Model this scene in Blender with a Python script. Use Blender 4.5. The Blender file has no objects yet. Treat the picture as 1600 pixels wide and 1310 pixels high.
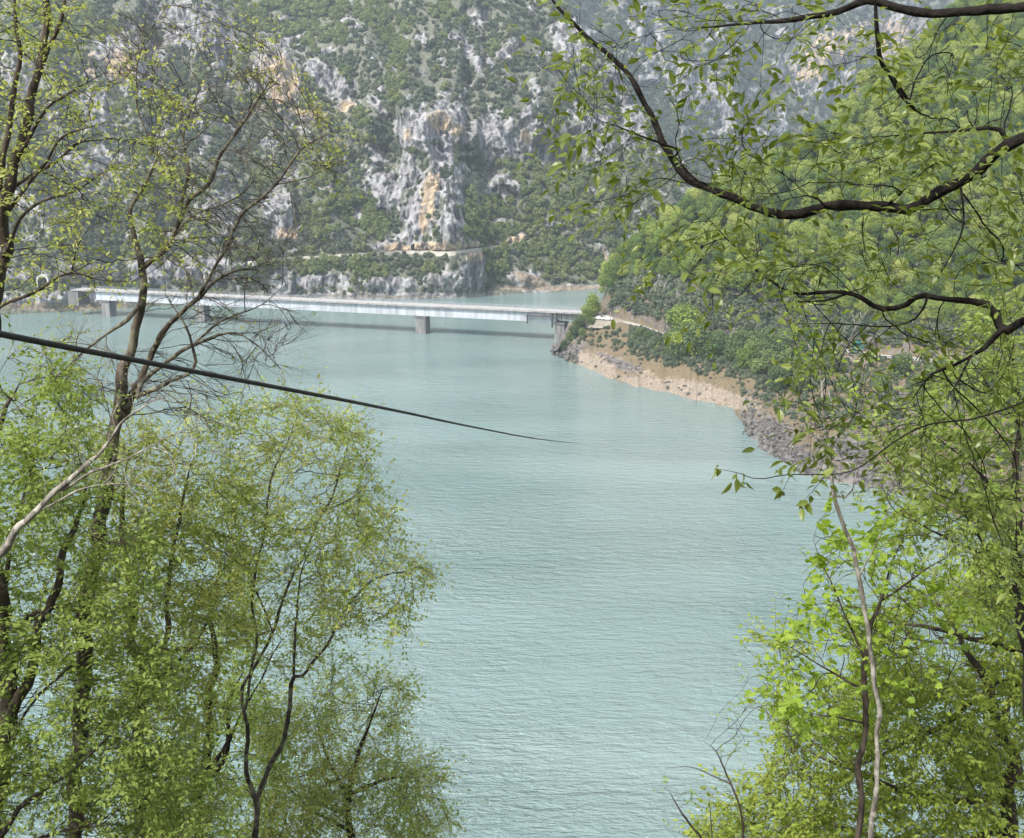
import bpy, math, random, numpy as np
from mathutils import Vector
random.seed(4); rng = np.random.default_rng(7)
SC = bpy.context.scene
COL = SC.collection
# ------------------------------------------------------------------ camera
F = 1797.0; H = 83.0
PIT = math.atan((655 - 220) / F); CP, SP = math.cos(PIT), math.sin(PIT)
cd = bpy.data.cameras.new('camera'); cam = bpy.data.objects.new('camera', cd); COL.objects.link(cam)
cam.location = (0, 0, H); cam.rotation_euler = (math.pi / 2 - PIT, 0, 0)
cd.sensor_width = 36; cd.sensor_fit = 'HORIZONTAL'; cd.lens = 36 * F / 1600; cd.clip_start = 0.05; cd.clip_end = 9000
SC.camera = cam
# ------------------------------------------------------------------ world and sun
SUN_EL, SUN_AZ = math.radians(50), math.radians(-138)      # azimuth clockwise from +Y: behind the camera, to the left
W = bpy.data.worlds.new('World'); SC.world = W; W.use_nodes = True
wn = W.node_tree; wn.nodes.clear()
sky = wn.nodes.new('ShaderNodeTexSky'); sky.sky_type = 'NISHITA'; sky.sun_disc = False
sky.sun_elevation = SUN_EL; sky.sun_rotation = SUN_AZ; sky.air_density = 1.0; sky.dust_density = 2.5
hs = wn.nodes.new('ShaderNodeHueSaturation'); hs.inputs['Saturation'].default_value = 0.45; hs.inputs['Value'].default_value = 1.0
bg = wn.nodes.new('ShaderNodeBackground'); bg.inputs['Strength'].default_value = 0.15
wo = wn.nodes.new('ShaderNodeOutputWorld')
wn.links.new(sky.outputs[0], hs.inputs['Color']); wn.links.new(hs.outputs[0], bg.inputs['Color']); wn.links.new(bg.outputs[0], wo.inputs['Surface'])
sd = bpy.data.lights.new('sun', 'SUN'); sd.energy = 2.9; sd.angle = math.radians(1.5); sd.color = (1, 0.94, 0.84)
sun = bpy.data.objects.new('sun', sd); COL.objects.link(sun)
sdir = Vector((math.sin(SUN_AZ) * math.cos(SUN_EL), math.cos(SUN_AZ) * math.cos(SUN_EL), math.sin(SUN_EL)))
sun.rotation_euler = sdir.to_track_quat('Z', 'Y').to_euler(); sun.location = (-30, -30, 140)
SC.view_settings.view_transform = 'Standard'; SC.view_settings.look = 'None'; SC.view_settings.gamma = 1
SC.view_settings.exposure = 1.15
SC.cycles.max_bounces = 6; SC.cycles.diffuse_bounces = 3; SC.cycles.glossy_bounces = 2; SC.cycles.transmission_bounces = 3
SC.cycles.volume_bounces = 0; SC.cycles.use_denoising = True; SC.cycles.caustics_reflective = False

# ------------------------------------------------------------------ pixel <-> world (photo pixels, 1600 wide)
def ray(px, py):
    a = (np.asarray(px, float) - 800) / F; b = (655 - np.asarray(py, float)) / F
    dy = CP + b * SP
    return a / dy, (-SP + b * CP) / dy               # (k, t): x = k*Y, z = H + t*Y
def at(px, py, Y):
    k, t = ray(px, py); return np.stack([k * Y, Y + 0 * k, H + t * Y], -1)
def onz(px, py, z):
    k, t = ray(px, py); Y = (z - H) / t; return np.stack([k * Y, Y, z + 0 * Y], -1)
def pix(P):
    k = P[..., 0] / P[..., 1]; t = (P[..., 2] - H) / P[..., 1]
    d = CP - t * SP
    return 800 + F * k / d, 655 - F * (SP + t * CP) / d

# ------------------------------------------------------------------ noise
PERM = rng.permutation(256).astype(np.int64); PERM = np.concatenate([PERM, PERM, PERM])
GR = rng.normal(size=(256, 3)); GR /= np.linalg.norm(GR, axis=1)[:, None]
def perlin(P):
    i = np.floor(P).astype(np.int64); f = P - i; i &= 255
    u = f * f * f * (f * (f * 6 - 15) + 10); r = 0
    for dx in (0, 1):
        for dy in (0, 1):
            for dz in (0, 1):
                h = PERM[PERM[PERM[i[..., 0] + dx] + i[..., 1] + dy] + i[..., 2] + dz]
                g = GR[h]; d = (g * (f - np.array([dx, dy, dz]))).sum(-1)
                w = (u[..., 0] if dx else 1 - u[..., 0]) * (u[..., 1] if dy else 1 - u[..., 1]) * (u[..., 2] if dz else 1 - u[..., 2])
                r = r + w * d
    return r * 1.5
def fbm(P, o=4, gain=.5):
    r = 0; a = 1
    for k in range(o): r = r + a * perlin(P * 2 ** k + 17.3 * k); a *= gain
    return r
def ridged(P, o=4):
    r = 0; a = 1
    for k in range(o): r = r + a * (1 - 2 * np.abs(perlin(P * 2 ** k + 9.1 * k))); a *= .5
    return r / 1.9
def P3(x, y, z): return np.stack(np.broadcast_arrays(x, y, z), -1).astype(float)
def sstep(a, b, x): t = np.clip((x - a) / (b - a), 0, 1); return t * t * (3 - 2 * t)

# ------------------------------------------------------------------ object helpers
def tag(o, label=None, cat=None, group=None, kind=None):
    if label: o['label'] = label
    if cat: o['category'] = cat
    if group: o['group'] = group
    if kind: o['kind'] = kind
    return o
def mesh(name, V, faces=None, mat=None, quads=None, tris=None, smooth=False, attrs=None):
    me = bpy.data.meshes.new(name); V = np.asarray(V, np.float32).reshape(-1, 3)
    if faces is not None:
        me.from_pydata(V.tolist(), [], [list(map(int, f)) for f in faces])
    else:
        me.vertices.add(len(V)); me.vertices.foreach_set('co', V.ravel())
        arrs = []; tot = []
        for a, n in ((quads, 4), (tris, 3)):
            if a is not None and len(a): a = np.asarray(a, np.int32).reshape(-1, n); arrs.append(a.ravel()); tot.append(np.full(len(a), n, np.int32))
        li = np.concatenate(arrs); tot = np.concatenate(tot); st = np.concatenate([[0], np.cumsum(tot)[:-1]]).astype(np.int32)
        me.loops.add(len(li)); me.loops.foreach_set('vertex_index', li)
        me.polygons.add(len(tot)); me.polygons.foreach_set('loop_start', st)
        me.update(calc_edges=True)
    if attrs:
        for k, v in attrs.items():
            v = np.asarray(v, np.float32).ravel()
            a = me.attributes.new(k, 'FLOAT', 'POINT'); a.data.foreach_set('value', v)
    me.polygons.foreach_set('use_smooth', np.full(len(me.polygons), smooth, bool))
    if mat: me.materials.append(mat)
    me.update(); return me
def link(name, me, parent=None, loc=None):
    o = bpy.data.objects.new(name, me); COL.objects.link(o)
    if parent: o.parent = parent
    if loc is not None: o.location = loc
    return o
def empty(name, loc=(0, 0, 0)):
    o = bpy.data.objects.new(name, None); o.location = loc; o.empty_display_size = .3; COL.objects.link(o); return o
class MB:                                              # collects simple solids
    def __init__(s): s.v = []; s.f = []
    def add(s, V, Fc):
        n = len(s.v); s.v += [tuple(map(float, q)) for q in V]; s.f += [[n + i for i in f] for f in Fc]; return s
    def box(s, c, d, ax=(1, 0, 0)):
        ax = Vector(ax).normalized(); ay = Vector((0, 0, 1)).cross(ax).normalized(); c = Vector(c)
        vs = [c + ax * (sx * d[0] / 2) + ay * (sy * d[1] / 2) + Vector((0, 0, sz * d[2] / 2)) for sx in (-1, 1) for sy in (-1, 1) for sz in (-1, 1)]
        return s.add(vs, [[0, 1, 3, 2], [4, 6, 7, 5], [0, 4, 5, 1], [2, 3, 7, 6], [0, 2, 6, 4], [1, 5, 7, 3]])
    def prism(s, sec, a, b, closed=True):              # cross section (side, up) swept from a to b
        a, b = Vector(a), Vector(b); d = (b - a).normalized(); sx = d.cross(Vector((0, 0, 1))).normalized()
        n = len(sec); vs = [p + sx * u + Vector((0, 0, w)) for p in (a, b) for u, w in sec]
        return s.add(vs, [[i, (i + 1) % n, n + (i + 1) % n, n + i] for i in range(n)] + [list(range(n))[::-1], list(range(n, 2 * n))])
    def cyl(s, a, b, r, n=10):
        a, b = Vector(a), Vector(b); d = (b - a).normalized(); u = d.orthogonal().normalized(); w = d.cross(u)
        vs = [p + (u * math.cos(6.2832 * i / n) + w * math.sin(6.2832 * i / n)) * r for p in (a, b) for i in range(n)]
        return s.add(vs, [[i, (i + 1) % n, n + (i + 1) % n, n + i] for i in range(n)] + [list(range(n))[::-1], list(range(n, 2 * n))])
    def build(s, name, mat, parent=None, bevel=0, smooth=False):
        me = mesh(name, s.v, faces=s.f, mat=mat, smooth=smooth); o = link(name, me, parent)
        if bevel:
            m = o.modifiers.new('b', 'BEVEL'); m.width = bevel; m.segments = 2
        return o

# ------------------------------------------------------------------ materials
def mat(name):
    m = bpy.data.materials.new(name); m.use_nodes = True; nt = m.node_tree; nt.nodes.clear()
    out = nt.nodes.new('ShaderNodeOutputMaterial')
    def N(t, **k):
        n = nt.nodes.new('ShaderNode' + t)
        for a, v in k.items():
            if hasattr(n, a): setattr(n, a, v)
            else: n.inputs[a].default_value = v
        return n
    L = lambda a, b: nt.links.new(a, b)
    return m, nt, N, L, out
def ramp(N, stops):
    r = N('ValToRGB'); el = r.color_ramp.elements
    while len(el) > 1: el.remove(el[-1])
    el[0].position = stops[0][0]; el[0].color = (*stops[0][1], 1)
    for p, c in stops[1:]: e = el.new(p); e.color = (*c, 1)
    return r
def leaf_mat(name, cols, trans=.4, rough=.5, inst=0.0, spec=.35):
    m, nt, N, L, out = mat(name)
    geo = N('NewGeometry'); r = ramp(N, [(i / (len(cols) - 1), c) for i, c in enumerate(cols)])
    if inst:
        oi = N('ObjectInfo'); mx = N('Math', operation='MULTIPLY_ADD'); L(geo.outputs['Random Per Island'], mx.inputs[0]); mx.inputs[1].default_value = 1 - inst
        m2 = N('Math', operation='MULTIPLY'); L(oi.outputs['Random'], m2.inputs[0]); m2.inputs[1].default_value = inst; L(m2.outputs[0], mx.inputs[2]); L(mx.outputs[0], r.inputs[0])
    else:
        tc = N('TexCoord'); nz = N('TexNoise', Scale=.9); nz.inputs['Detail'].default_value = 2; L(tc.outputs['Object'], nz.inputs['Vector'])
        mx = N('Math', operation='MULTIPLY_ADD'); L(geo.outputs['Random Per Island'], mx.inputs[0]); mx.inputs[1].default_value = .55
        m2 = N('Math', operation='MULTIPLY_ADD'); L(nz.outputs['Fac'], m2.inputs[0]); m2.inputs[1].default_value = 1.1; m2.inputs[2].default_value = -.32
        L(m2.outputs[0], mx.inputs[2]); L(mx.outputs[0], r.inputs[0])
    p = N('BsdfPrincipled', Roughness=rough); p.inputs['Specular IOR Level'].default_value = spec; L(r.outputs[0], p.inputs['Base Color'])
    t = N('BsdfTranslucent'); h = N('HueSaturation', Hue=.485, Saturation=1.1, Value=1.5); L(r.outputs[0], h.inputs['Color']); L(h.outputs[0], t.inputs['Color'])
    ms = N('MixShader'); ms.inputs[0].default_value = trans; L(p.outputs[0], ms.inputs[1]); L(t.outputs[0], ms.inputs[2]); L(ms.outputs[0], out.inputs['Surface'])
    return m
def bark_mat(name, a, b, scale=9, lichen=None, zs=.25):
    m, nt, N, L, out = mat(name)
    tc = N('TexCoord'); mp = N('Mapping'); mp.inputs['Scale'].default_value = (1, 1, zs); L(tc.outputs['Object'], mp.inputs[0])
    nz = N('TexNoise', Scale=scale); nz.inputs['Detail'].default_value = 6; L(mp.outputs[0], nz.inputs['Vector'])
    r = ramp(N, [(.35, a), (.65, b)]); L(nz.outputs['Fac'], r.inputs[0]); c = r.outputs[0]
    if lichen:
        n2 = N('TexNoise', Scale=scale * .6); n2.inputs['Detail'].default_value = 5; L(tc.outputs['Object'], n2.inputs['Vector'])
        r2 = ramp(N, [(.52, (0, 0, 0)), (.6, (1, 1, 1))]); L(n2.outputs['Fac'], r2.inputs[0])
        mx = N('Mix', data_type='RGBA'); L(r2.outputs[0], mx.inputs[0]); L(c, mx.inputs[6]); mx.inputs[7].default_value = (*lichen, 1); c = mx.outputs[2]
    p = N('BsdfPrincipled', Roughness=.9); L(c, p.inputs['Base Color']); p.inputs['Specular IOR Level'].default_value = .2
    bp = N('Bump', Strength=.9, Distance=.04); L(nz.outputs['Fac'], bp.inputs['Height']); L(bp.outputs[0], p.inputs['Normal']); L(p.outputs[0], out.inputs['Surface'])
    return m
def plain(name, c, rough=.6, metal=0, var=.12, scale=2.0, c2=None, streak=False):
    m, nt, N, L, out = mat(name); tc = N('TexCoord'); mp = N('Mapping'); L(tc.outputs['Object'], mp.inputs[0])
    if streak: mp.inputs['Scale'].default_value = (1, 1, .12)
    nz = N('TexNoise', Scale=scale); nz.inputs['Detail'].default_value = 6; L(mp.outputs[0], nz.inputs['Vector'])
    c2 = c2 or tuple(max(0, x * (1 - 2 * var)) for x in c)
    r = ramp(N, [(.3, c2), (.62, c)]); L(nz.outputs['Fac'], r.inputs[0])
    p = N('BsdfPrincipled', Roughness=rough, Metallic=metal); L(r.outputs[0], p.inputs['Base Color']); L(p.outputs[0], out.inputs['Surface'])
    return m

def terrain_mat(name, soil, scrub, rockd, rockl, cream, scale=1.0, vstreak=.35, bump=1.2):
    m, nt, N, L, out = mat(name)
    tc = N('TexCoord'); mp = N('Mapping'); mp.inputs['Scale'].default_value = (1, 1, vstreak); L(tc.outputs['Object'], mp.inputs[0])
    def A(n): a = N('Attribute', attribute_name=n); return a.outputs['Fac']
    n1 = N('TexNoise', Scale=.22 * scale); n1.inputs['Detail'].default_value = 8; n1.inputs['Roughness'].default_value = .68; L(mp.outputs[0], n1.inputs['Vector'])
    n2 = N('TexNoise', Scale=.07 * scale); n2.inputs['Detail'].default_value = 8; n2.inputs['Roughness'].default_value = .7; L(tc.outputs['Object'], n2.inputs['Vector'])
    n3 = N('TexNoise', Scale=.6 * scale); n3.inputs['Detail'].default_value = 4; L(tc.outputs['Object'], n3.inputs['Vector'])
    rr = ramp(N, [(.33, tuple(x * .6 for x in rockd)), (.43, rockd), (.5, tuple((a + b) / 2 for a, b in zip(rockd, rockl))), (.58, rockl)]); L(n1.outputs['Fac'], rr.inputs[0])  # darkest stops paint crevice shade into the rock, following the bump noise
    cr = ramp(N, [(.4, tuple(x * .4 for x in rockl)), (.5, tuple(x * .75 for x in cream)), (.57, cream), (.7, tuple(min(1, x * 1.25) for x in cream))]); L(n1.outputs['Fac'], cr.inputs[0])
    vr0 = ramp(N, [(.35, soil), (.6, scrub)]); L(n3.outputs['Fac'], vr0.inputs[0])
    def mixc(fac, a, b):
        x = N('Mix', data_type='RGBA'); L(fac, x.inputs[0]); L(a, x.inputs[6]); L(b, x.inputs[7]); return x.outputs[2]
    gv = ramp(N, [(.35, (.04, .07, .025)), (.6, (.08, .12, .04))]); L(n3.outputs['Fac'], gv.inputs[0])
    class vr: outputs = [mixc(A('green'), vr0.outputs[0], gv.outputs[0])]
    def thr(attr, n, k=1.6, off=-.8, hard=5):
        a = N('Math', operation='MULTIPLY_ADD'); L(n, a.inputs[0]); a.inputs[1].default_value = k; a.inputs[2].default_value = off
        b = N('Math', operation='ADD'); L(a.outputs[0], b.inputs[0]); L(attr, b.inputs[1])
        c = N('Math', operation='SUBTRACT'); L(b.outputs[0], c.inputs[0]); c.inputs[1].default_value = .5
        d = N('Math', operation='MULTIPLY_ADD', use_clamp=True); L(c.outputs[0], d.inputs[0]); d.inputs[1].default_value = hard; d.inputs[2].default_value = .5
        return d.outputs[0]
    nm = N('Math', operation='MULTIPLY_ADD'); L(n1.outputs['Fac'], nm.inputs[0]); nm.inputs[1].default_value = .8; ns = N('Math', operation='MULTIPLY'); L(n2.outputs['Fac'], ns.inputs[0]); ns.inputs[1].default_value = .5; L(ns.outputs[0], nm.inputs[2])
    rock = mixc(thr(A('cream'), nm.outputs[0], 2.2, -1.5, 3), rr.outputs[0], cr.outputs[0])
    col = mixc(thr(A('rock'), nm.outputs[0], 2.2, -1.43), vr.outputs[0], rock)
    pale = N('RGB'); pale.outputs[0].default_value = (.42, .38, .32, 1)
    pr = ramp(N, [(.3, (.15, .125, .10)), (.47, (.27, .225, .175)), (.7, (.37, .31, .25))]); L(n3.outputs['Fac'], pr.inputs[0])
    col = mixc(thr(A('pale'), n3.outputs['Fac'], 1.2, -.6), col, pr.outputs[0])
    p = N('BsdfPrincipled', Roughness=.95); p.inputs['Specular IOR Level'].default_value = .15; L(col, p.inputs['Base Color'])
    bp = N('Bump', Strength=.9, Distance=bump); L(n1.outputs['Fac'], bp.inputs['Height']); L(bp.outputs[0], p.inputs['Normal']); L(p.outputs[0], out.inputs['Surface'])
    return m
M = {}
M['mount'] = terrain_mat('mountain_rock', (.11, .12, .09), (.20, .205, .16), (.11, .11, .12), (.42, .415, .42), (.55, .43, .30), bump=3.0)
M['bank'] = terrain_mat('bank_rock', (.15, .115, .075), (.20, .165, .10), (.06, .055, .055), (.21, .195, .185), (.34, .27, .20), 3.0, .7, .8)
M['slope'] = plain('leaf_litter', (.13, .11, .06), .95, 0, c2=(.06, .075, .03), scale=1.5)
M['asphalt'] = plain('road_asphalt', (.46, .445, .42), .9, 0, scale=.5, c2=(.36, .35, .33))
M['white'] = plain('girder_paint', (.54, .57, .62), .5, 0, scale=.5, c2=(.33, .35, .38), streak=True)
M['conc'] = plain('concrete', (.40, .39, .37), .85, 0, scale=.6, c2=(.2, .195, .19), streak=True)
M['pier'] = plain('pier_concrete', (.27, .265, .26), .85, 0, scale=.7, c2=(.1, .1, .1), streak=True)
M['darkconc'] = plain('dark_concrete', (.2, .195, .19), .8, 0, scale=.8, c2=(.08, .08, .08), streak=True)  # darker streaked concrete for pier caps and the left abutment
M['steel'] = plain('galvanised_steel', (.42, .46, .52), .4, .4, scale=1)
M['rust'] = plain('dark_steel', (.07, .065, .06), .6, .3, scale=1)
M['cable'] = plain('cable_sheath', (.03, .025, .02), .75, 0, scale=30, c2=(.012, .01, .009))
M['carpaint'] = plain('white_car_paint', (.78, .79, .8), .25, 0, var=.02)
M['glass'] = plain('car_glass', (.02, .025, .03), .08, 0, var=.02)
M['rubber'] = plain('tyre_rubber', (.02, .02, .02), .8)
M['teal'] = plain('teal_sheet_metal', (.03, .16, .15), .5, 0, scale=1)
M['red'] = plain('red_paint', (.5, .04, .03), .5)
M['yellow'] = plain('yellow_paint', (.8, .8, .78), .5)
M['dark'] = plain('tunnel_shade_black', (.01, .01, .01), .9)
M['boulder'] = plain('boulder_rock', (.16, .155, .14), .9, 0, scale=.8, c2=(.045, .043, .04))
# water
def water_mat():
    m, nt, N, L, out = mat('lake_water'); tc = N('TexCoord')
    def wav(rot, sx, sy, detail, rough=.55, dist=0.0):
        mp = N('Mapping'); mp.inputs['Rotation'].default_value = (0, 0, math.radians(rot)); mp.inputs['Scale'].default_value = (sx, sy, 1); L(tc.outputs['Object'], mp.inputs[0])
        n = N('TexNoise', Scale=1.0); n.inputs['Detail'].default_value = detail; n.inputs['Roughness'].default_value = rough; n.inputs['Distortion'].default_value = dist
        L(mp.outputs[0], n.inputs['Vector']); return n.outputs['Fac']
    a = wav(-14, .2, .6, 5, .62, .3); b = wav(12, .8, 1.7, 3); lane = wav(20, .012, .03, 2); g = wav(-4, .006, .02, 3)
    s = N('Math', operation='MULTIPLY_ADD'); L(b, s.inputs[0]); s.inputs[1].default_value = .3; L(a, s.inputs[2])
    lr = N('MapRange'); lr.inputs[1].default_value = .35; lr.inputs[2].default_value = .65; lr.inputs[3].default_value = .55; lr.inputs[4].default_value = 1.0; L(lane, lr.inputs[0])
    bp = N('Bump', Strength=1.0, Distance=2.5); L(lr.outputs[0], bp.inputs['Strength']); L(s.outputs[0], bp.inputs['Height'])
    r = ramp(N, [(.38, (.165, .25, .24)), (.62, (.215, .295, .288))]); L(g, r.inputs[0])
    p = N('BsdfPrincipled', Roughness=.07, IOR=1.33); L(r.outputs[0], p.inputs['Base Color']); L(bp.outputs[0], p.inputs['Normal'])
    L(p.outputs[0], out.inputs['Surface']); return m
M['water'] = water_mat()

# ------------------------------------------------------------------ water and lake bed
wv = [(-3500, -400, 0), (3500, -400, 0), (3500, 3000, 0), (-3500, 3000, 0)]
tag(link('water', mesh('water', wv, faces=[[0, 1, 2, 3]], mat=M['water'])), 'calm turquoise reservoir water with small wind ripples', kind='structure')
tag(link('ground', mesh('lake_bed', [(x, y, -14) for x, y, z in wv], faces=[[0, 1, 2, 3]], mat=M['slope'])), 'lake bed and ground under the valley', kind='structure')

# ------------------------------------------------------------------ far mountain: a sheet of rays marched up the slope
def blobs(px, py, L_):
    r = np.zeros(np.broadcast(px, py).shape)
    for b in L_:
        cx, cy, rx, ry = b[:4]; an = math.radians(b[4]) if len(b) > 4 else 0; st = b[5] if len(b) > 5 else 1
        dx, dy = px - cx, py - cy; u = (dx * math.cos(an) + dy * math.sin(an)) / rx; v = (-dx * math.sin(an) + dy * math.cos(an)) / ry
        r = np.maximum(r, st * np.clip(1.45 - np.sqrt(u * u + v * v), 0, 1))
    return r
ROCK = [(325, 45, 75, 42, 20), (440, 110, 42, 55), (520, 125, 55, 22, 35), (215, 95, 50, 55), (545, 165, 20, 12), (470, 180, 60, 10, 8, .8), (165, 170, 30, 40),
        (655, 200, 40, 40), (700, 190, 35, 45), (775, 215, 40, 40, 30), (840, 225, 65, 35, 10), (925, 215, 45, 60, 40, .8), (600, 300, 40, 30, 20), (650, 340, 30, 45), (675, 300, 20, 50, 10),
        (708, 330, 20, 75, 0), (690, 245, 25, 30), (590, 250, 20, 30, 0, .7), (790, 290, 35, 20, 40), (640, 270, 18, 40), (740, 90, 45, 12, 60, .8), (790, 85, 16, 10), (750, 30, 20, 25, 0, .75), (890, 70, 20, 45, -40),
        (440, 330, 30, 45, 0, .8), (445, 365, 30, 15), (340, 330, 40, 40, 0, .7), (60, 120, 60, 40, 0, .8), (150, 260, 70, 40, 0, .8), (60, 330, 50, 40, 0, .7), (290, 190, 50, 14, 0, .8),
        (735, 425, 24, 40), (700, 440, 45, 22), (600, 447, 60, 14), (500, 440, 90, 16, 0, .85), (440, 440, 30, 24), (320, 425, 60, 30), (240, 425, 60, 24), (130, 425, 70, 16), (30, 430, 70, 14),
        (660, 385, 110, 9), (805, 375, 26, 9, -20), (830, 442, 40, 16, 20), (900, 60, 30, 60, 20, .7), (985, 190, 30, 60, 0, .8), (960, 100, 30, 50, 0, .8), (950, 400, 6, 22, -30), (900, 449, 90, 5), (70, 470, 130, 14), (600, 462, 200, 6)]
CREAM = [(452, 140, 24, 32), (545, 166, 16, 10), (440, 100, 30, 22, 0, .7), (205, 105, 26, 26), (690, 190, 22, 20, 0, .75), (675, 290, 13, 24, 12), (668, 320, 10, 26, -12, .95), (662, 345, 7, 20), (720, 205, 15, 12, 0, .7), (820, 215, 8, 14, 0, .9), (500, 178, 80, 8, 6, .85),
         (700, 385, 75, 8), (620, 387, 30, 8), (805, 376, 24, 8, -20), (450, 365, 20, 10), (120, 430, 50, 14), (738, 400, 16, 12), (160, 110, 14, 30, 0, .7), (640, 210, 8, 14, 0, .6)]
PALE = [(870, 450, 100, 4.5), (835, 440, 36, 10, 22), (948, 402, 4, 20, -28), (120, 430, 60, 8, 0, .8), (80, 478, 120, 7), (500, 463, 260, 2.5, 0, .7), (1010, 445, 60, 5)]
ROADL = [(380, 411), (440, 406), (500, 402), (560, 398), (640, 394), (700, 396), (740, 391), (770, 388), (820, 380), (850, 372)]
SHORE = [(-500, 512), (-250, 503), (0, 491), (80, 488), (140, 486), (170, 483), (300, 474), (450, 470), (560, 468.5), (700, 468), (742, 468), (756, 463), (790, 459), (820, 458), (880, 456), (950, 452), (1010, 449), (1150, 440), (1500, 430), (1900, 425)]
def interp(tbl, x, j=1): a = np.array(tbl, float); return np.interp(x, a[:, 0], a[:, j])
def build_mountain(px0, px1, nx, ytop, ny, shore, s_fn, seed, disp, mixk=1.0):
    pxc = np.linspace(px0, px1, nx); k, _ = ray(pxc, np.full(nx, 300.)); ys = interp(shore, pxc)
    rows = np.linspace(0, 1, ny)
    PX = np.repeat(pxc[:, None], ny, 1); PY = ys[:, None] + (ytop - ys[:, None]) * rows[None] ** 1.0
    _, T = ray(PX, PY)
    S = s_fn(PX, PY); Y = np.zeros_like(T); Z = np.zeros_like(T)
    Y[:, 0] = -H / T[:, 0]; Z[:, 0] = 0
    for i in range(1, ny):
        s = np.maximum(S[:, i], T[:, i] + .12)
        yn = (Z[:, i - 1] - H - s * Y[:, i - 1]) / (T[:, i] - s)
        Y[:, i] = yn; Z[:, i] = H + T[:, i] * yn
    return PX, PY, k, Y, Z
def smooth0(A, n):
    for _ in range(n): A = np.concatenate([A[:1], (A[:-2] + 2 * A[1:-1] + A[2:]) / 4, A[-1:]], 0)
    return A
def sheet_faces(nx, ny):
    i = np.arange(nx - 1)[:, None] * ny + np.arange(ny - 1)[None]
    return np.stack([i, i + ny, i + ny + 1, i + 1], -1).reshape(-1, 4)
def s_main(px, py):
    rk = blobs(px, py, ROCK); q = P3(px / 90, py / 70, 0 * px)
    nz = fbm(q + 3, 4)
    rk = np.clip(rk + .7 * sstep(.25, .55, nz) , 0, 1)
    s = .62 + .25 * fbm(P3(px / 200, py / 160, 5 + 0 * px), 3) + 1.5 * sstep(.45, .9, rk)
    ry = interp(ROADL, px); on = (px > 380) & (px < 850)
    s = np.where(on & (np.abs(py - ry) < 2.2), .12, s)
    s = np.where(on & (py < ry - 2.2) & (py > ry - 10), 2.2, s)
    s = np.where(interp(SHORE, px) - py < 14, np.maximum(s, 1.3), s)
    s = np.where((px > 760) & (interp(SHORE, px) - py < 9), .5, s)
    return s
NX, NY = 1150, 420
PX, PY, K, Y, Z = build_mountain(-420, 1500, NX, -150, NY, SHORE, s_main, 1, 1)
# ribs and gullies: push the surface along its rays, and rough rock relief
def gsm(A, sig):
    n = int(sig * 3); kx = np.exp(-.5 * (np.arange(-n, n + 1) / sig) ** 2); kx /= kx.sum(); Ap = np.pad(A, ((n, n), (0, 0)), 'edge')
    return np.stack([np.convolve(Ap[:, j], kx, 'valid') for j in range(A.shape[1])], 1)
Ysm = gsm(Y, 55); dY = smooth0(Y, 5) - Ysm
Y = Ysm + 13 * np.tanh(dY / 40)
def ribline(pts, w):
    d = np.full(PX.shape, 1e9)
    for (x0, y0), (x1, y1) in zip(pts[:-1], pts[1:]):
        t_ = np.clip(((PX - x0) * (x1 - x0) + (PY - y0) * (y1 - y0)) / ((x1 - x0) ** 2 + (y1 - y0) ** 2), 0, 1)
        d = np.minimum(d, np.hypot(PX - x0 - t_ * (x1 - x0), PY - y0 - t_ * (y1 - y0)))
    return np.exp(-np.abs(d / w) ** 1.5)
RIBS = [([(560, 60), (650, 180), (690, 300), (735, 470)], 42, 34), ([(690, 180), (780, 230), (860, 330), (960, 420)], 34, 24), ([(250, -100), (330, 40), (450, 130), (560, 200)], 46, 34), ([(130, 60), (215, 120), (330, 300), (420, 470)], 50, 30),
        ([(700, -100), (830, 110), (930, 230), (1060, 360)], 40, 30), ([(-60, 60), (40, 250), (100, 430)], 50, 30), ([(430, 250), (520, 350), (600, 470)], 34, 18), ([(540, -120), (640, 20), (760, 110), (850, 200)], 34, 20)]
up0 = sstep(0, 40, Z)
for pts, w_, h_ in RIBS: Y = Y - h_ * ribline(pts, w_) * up0
wrp = 70 * fbm(P3(PX / 260, PY / 200, 8 + 0 * PX), 2); slant = np.interp(PX, [0, 500, 700, 1000], [-.6, -.6, -.8, -1.1])
rib = ridged(P3((PX + slant * PY + wrp) / 210, (PY - .3 * slant * PX) / 190, 1 + 0 * PX), 3) * 15 + ridged(P3((PX + slant * PY + wrp) / 75, (PY - .4 * slant * PX) / 70, 2 + 0 * PX), 4) * 9
up = sstep(0, 60, Z)
Y = Y - rib * up
_, T = ray(PX, PY); Zb = H + T * Y
Pm = np.stack([K[:, None] * Y, Y, Zb], -1)
rk = np.clip(blobs(PX, PY, ROCK) * 1.0, 0, 1)
nzr = fbm(P3(PX / 34, PY / 24, 7 + 0 * PX), 5)
rkn = np.clip(rk * .95 + .75 * sstep(.24, .62, nzr) * (PY < 395) + .28 * fbm(P3(PX / 14, PY / 20, 9 + 0 * PX), 3), 0, 1)
d1 = ridged(P3(Pm[..., 0] / 16, Pm[..., 1] / 16, Pm[..., 2] / 34), 4); d2 = fbm(P3(Pm[..., 0] / 5, Pm[..., 1] / 5, Pm[..., 2] / 9), 3)
amp = (.5 + 4.5 * rkn) * sstep(-1, 8, Zb)
roadz = (np.abs(PY - interp(ROADL, PX)) < 4) & (PX > 380) & (PX < 850); amp = np.where(roadz, .3, amp)
Pm[..., 1] -= d1 * amp * 1.3 + d2 * amp * .6
Pm[..., 2] += (d2 * .8) * amp * .5
Pm[:, 0, 2] = -3
cream = blobs(PX, PY, CREAM); pale = blobs(PX, PY, PALE)
cream = np.clip(cream, 0, 1); pale = np.clip(pale, 0, 1)
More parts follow.
